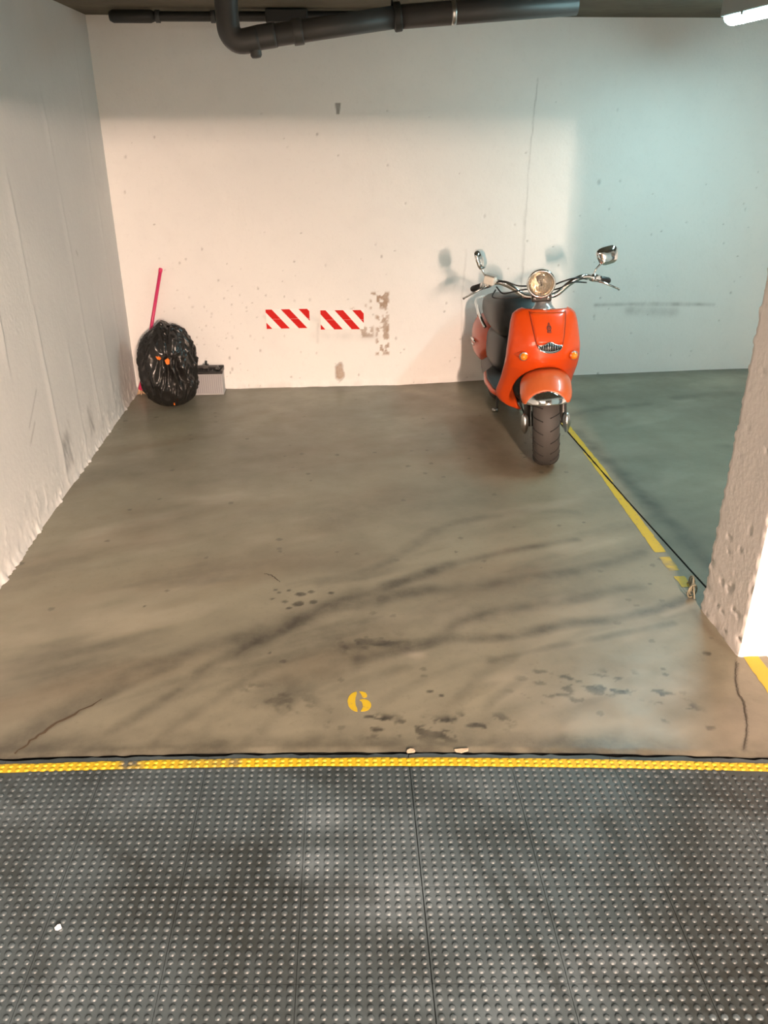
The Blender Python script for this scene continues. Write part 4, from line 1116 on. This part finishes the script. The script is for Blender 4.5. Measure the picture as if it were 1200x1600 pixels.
# handlebar
def bar_pts(s): return [(.005, .19, .893), (s*.05, .19, .895), (s*.095, .192, .908), (s*.150, .198, .950), (s*.205, .208, .977), (s*.245, .232, .978), (s*.29, .262, .962), (s*.365, .312, .935)]
bp = [p for p in bar_pts(-1)[::-1]][:-1]+[p for p in bar_pts(1)[1:]]
hb = mk('handlebar', *tube([st(p) for p in spline(bp, 6)], .0145, 14), M['chrome'], sc)
for s in (-1, 1):
    a, b = Vector(bar_pts(s)[-2]), Vector(bar_pts(s)[-1]); d = (b-a).normalized()
    mk('grip', *tube([st(a+d*.035), st(a+d*.04), st(b+d*.005), st(b+d*.015)], [.014, .0175, .0175, .012], 14), M['black'], sc)
    # control housing
    c = a+d*.005
    v, f = loft_y([(-.030, 0, .016, -.014, .014), (-.022, 0, .022, -.020, .022), (.018, 0, .022, -.020, .022), (.026, 0, .014, -.014, .014)], 16, 3)
    q = Vector((0, 1, 0)).rotation_difference(d)
    mk('control_housing', [st(c+q@Vector(p)) for p in v], f, M['chrome'], sc)
    # brake lever
    lv = spline([c+Vector((0, -.025, -.005)), c+Vector((s*.03, -.055, -.012)), c+Vector((s*.08, -.055, -.035)), c+Vector((s*.125, -.035, -.060))], 5)
    mk('brake_lever', *tube([st(p) for p in lv], [.0075]*5+[.0055]*9+[.0048, .008], 10), M['chrome'], sc)
    # mirror stalk
    ms = a+Vector((-s*.005, -.01, .012)); me_ = Vector((s*.335, .27, 1.045)) if s > 0 else Vector((-.318, .262, 1.055))
    stalk = mk('mirror_stalk', *tube([st(p) for p in spline([ms, ms+Vector((s*.012, 0, .035)), me_], 6)], .0052, 8), M['chrome'], sc)
    # mirror: rounded trapezoid shell with a glass on the rider's side
    ctr = Vector((.358, .275, 1.074)) if s > 0 else Vector((-.318, .275, 1.098))
    rot = Matrix.Rotation(math.radians(12 if s > 0 else 71), 3, 'Z') @ Matrix.Rotation(math.radians(-14), 3, 'X') @ Matrix.Rotation(math.radians(-10 if s > 0 else 0), 3, 'Y')
    out = []
    for k in range(28):
        t = 2*math.pi*k/28; cc, ss = math.cos(t), math.sin(t)
        x = .056*math.copysign(abs(cc)**.62, cc); z = .047*math.copysign(abs(ss)**.62, ss)
        x *= 1+.12*z/.047
        if s < 0: z *= 1.12
        out.append((x, z))
    v = []; f = []
    rings = [(1., .006), (1.02, .0), (.98, -.008), (.80, -.016), (.5, -.021), (.05, -.023)]
    for k_, yy in rings:
        for x, z in out: v.append(st(ctr+rot@Vector((x*k_, yy, z*k_))))
    nn = 28
    for i in range(len(rings)-1):
        for k in range(nn): f.append((i*nn+k, i*nn+(k+1) % nn, (i+1)*nn+(k+1) % nn, (i+1)*nn+k))
    f.append(tuple((len(rings)-1)*nn+k for k in range(nn)))
    mo = fixn(mk('mirror', v, f, M['chrome'], sc))
    fixn(mk('mirror_glass', [st(ctr+rot@Vector((x*.97, .005, z*.97))) for x, z in out]+[st(ctr+rot@Vector((x*.97, .003, z*.97))) for x, z in out], [tuple(range(nn)), tuple(range(2*nn-1, nn-1, -1))]+[(i, (i+1) % nn, nn+(i+1) % nn, nn+i) for i in range(nn)], M['mirror'], mo, False))
# brake fluid reservoir on the left of the picture
rv = Vector((-.268, .225, .995)); rr = Matrix.Rotation(math.radians(-20), 3, 'Z') @ Matrix.Rotation(math.radians(14), 3, 'Y')
o = mk('fluid_reservoir', [st(rv+rr@Vector(p)) for p in boxv(-.030, .030, -.024, .024, -.026, .020)], BOXF, M['reservoir'], sc, False); bevel(o, .007, 3)
o2 = mk('reservoir_cap', [st(rv+rr@Vector(p)) for p in boxv(-.032, .032, -.026, .026, .020, .028)], BOXF, M['silver'], o, False); bevel(o2, .003)
# cables looping from the controls to behind the headlight
for pts in ([(-.235, .22, .955), (-.20, .18, .925), (-.14, .16, .935), (-.07, .15, .945), (-.02, .20, .93)], [(-.25, .23, .975), (-.19, .17, .99), (-.12, .16, .965), (-.05, .18, .955)],
            [(.25, .225, .965), (.19, .17, .985), (.12, .15, .975), (.06, .17, .95)], [(.245, .21, .95), (.17, .16, .965), (.10, .15, .94), (.04, .2, .92)], [(-.24, .21, .94), (-.255, .15, .915), (-.20, .15, .905), (-.10, .18, .90)]):
    mk('cable', *tube([st(p) for p in spline(pts, 6)], .0042, 7), M['black'], sc)

# body behind the shield -------------------------------------------------------
def floorboard():
    secs = [(.24, .170, .315, .336), (.28, .205, .312, .334), (.36, .228, .310, .332), (.55, .230, .310, .332), (.72, .205, .312, .334), (.82, .15, .315, .334)]
    v, f = loft_y([(y, S0, hw, z0-.012, z1) for y, hw, z0, z1 in secs], 24, 5)
    mk('floorboard', v, f, M['orange'], sc)
    v, f = loft_y([(y, S0, hw-.016, z1-.004, z1+.007) for y, hw, z0, z1 in secs], 24, 6)
    mk('foot_mat', v, f, M['mat'], sc)
floorboard()
def shell(name, secs, mat, n=30, pw=2.6, sub=1):
    v, f = loft_y(secs, n, pw); o = mk(name, v, f, M[mat], sc); fixn(o)
    if sub: subd(o, sub)
    return o
shell('seat_post_cover', [(.56, S0, .09, .33, .56), (.60, S0, .135, .32, .60), (.72, S0, .155, .30, .62), (.92, S0, .160, .30, .60), (1.05, S0, .15, .30, .58)], 'black', 30, 3)
shell('seat', [(.53, S0-.01, .06, .62, .72), (.56, S0-.01, .115, .575, .785), (.63, S0-.01, .152, .55, .826), (.72, S0-.01, .165, .545, .822), (.86, S0-.005, .168, .55, .795), (1.02, S0, .166, .555, .765), (1.20, S0, .150, .57, .735), (1.32, S0, .115, .585, .705), (1.37, S0, .06, .61, .68)], 'vinyl', 34, 3.0)
# orange rear cowl: each flank rises from a point behind the seat front
shell('rear_cowl', [(.84, S0, .060, .43, .46), (.90, S0, .130, .385, .51), (.98, S0, .170, .33, .55), (1.08, S0, .196, .27, .575), (1.20, S0, .204, .25, .585), (1.33, S0, .190, .29, .58), (1.43, S0, .145, .36, .57), (1.48, S0, .07, .43, .54)], 'orange', 34, 2.7)
shell('engine_cover', [(.72, S0, .08, .20, .34), (.78, S0, .125, .16, .40), (.90, S0, .145, .13, .42), (1.05, S0, .150, .13, .42), (1.20, S0, .145, .16, .40), (1.30, S0, .10, .20, .36)], 'black', 28, 2.6)
for s in (-1, 1):
    mk('side_badge', *tube([(S0+s*.2035, 1.08, .43), (S0+s*.2075, 1.15, .435), (S0+s*.207, 1.22, .43)], [.006, .009, .006], 8), M['chrome'], sc)
    mk('cowl_strip', *tube([(S0+s*.206, 1.10, .405), (S0+s*.210, 1.2, .40)], .004, 6), M['chrome'], sc)
# chrome grab rail around the tail
gr = spline([(S0-.160, .97, .550), (S0-.182, 1.02, .60), (S0-.186, 1.14, .640), (S0-.150, 1.36, .66), (S0, 1.45, .665), (S0+.150, 1.36, .66), (S0+.186, 1.14, .640), (S0+.182, 1.02, .60), (S0+.160, .97, .550)], 6)
mk('grab_rail', *tube(gr, .0105, 10), M['chrome'], sc)
for s in (-1, 1): mk('rail_stay', *tube([(S0+s*.165, 1.22, .57), (S0+s*.178, 1.19, .644)], .008, 8), M['chrome'], sc)
rt, _ = tyre('rear_tyre', .066, .235, sc, (0, 1.14, .2555), False)
for v_ in rt.data.vertices: pass
rim(sc, (0, 1.14, .2555), False)
shell('tail_light', [(1.475, S0, .04, .47, .54), (1.49, S0, .035, .475, .535), (1.50, S0, .02, .485, .525)], 'amber', 20, 3, 0)
# centre stand
for s in (-1, 1):
    mk('stand_leg', *tube(spline([(S0+s*.05, .92, .20), (S0+s*.065, .90, .10), (S0+s*.075, .87, .030)], 5), .010, 8), M['fork'], sc)
    mk('stand_foot', *tube([(S0+s*.070, .868, .026), (S0+s*.105, .862, .026)], .012, 8), M['silver'], sc)
mk('stand_bar', *tube([(S0-.06, .905, .12), (S0+.06, .905, .12)], .009, 8), M['fork'], sc)
mk('exhaust', *tube(spline([(S0+.10, .75, .18), (S0+.17, .95, .19), (S0+.18, 1.15, .24), (S0+.18, 1.40, .29)], 5), [.02]*5+[.042]*11, 14), M['silver'], sc)

bpy.context.view_layer.update()
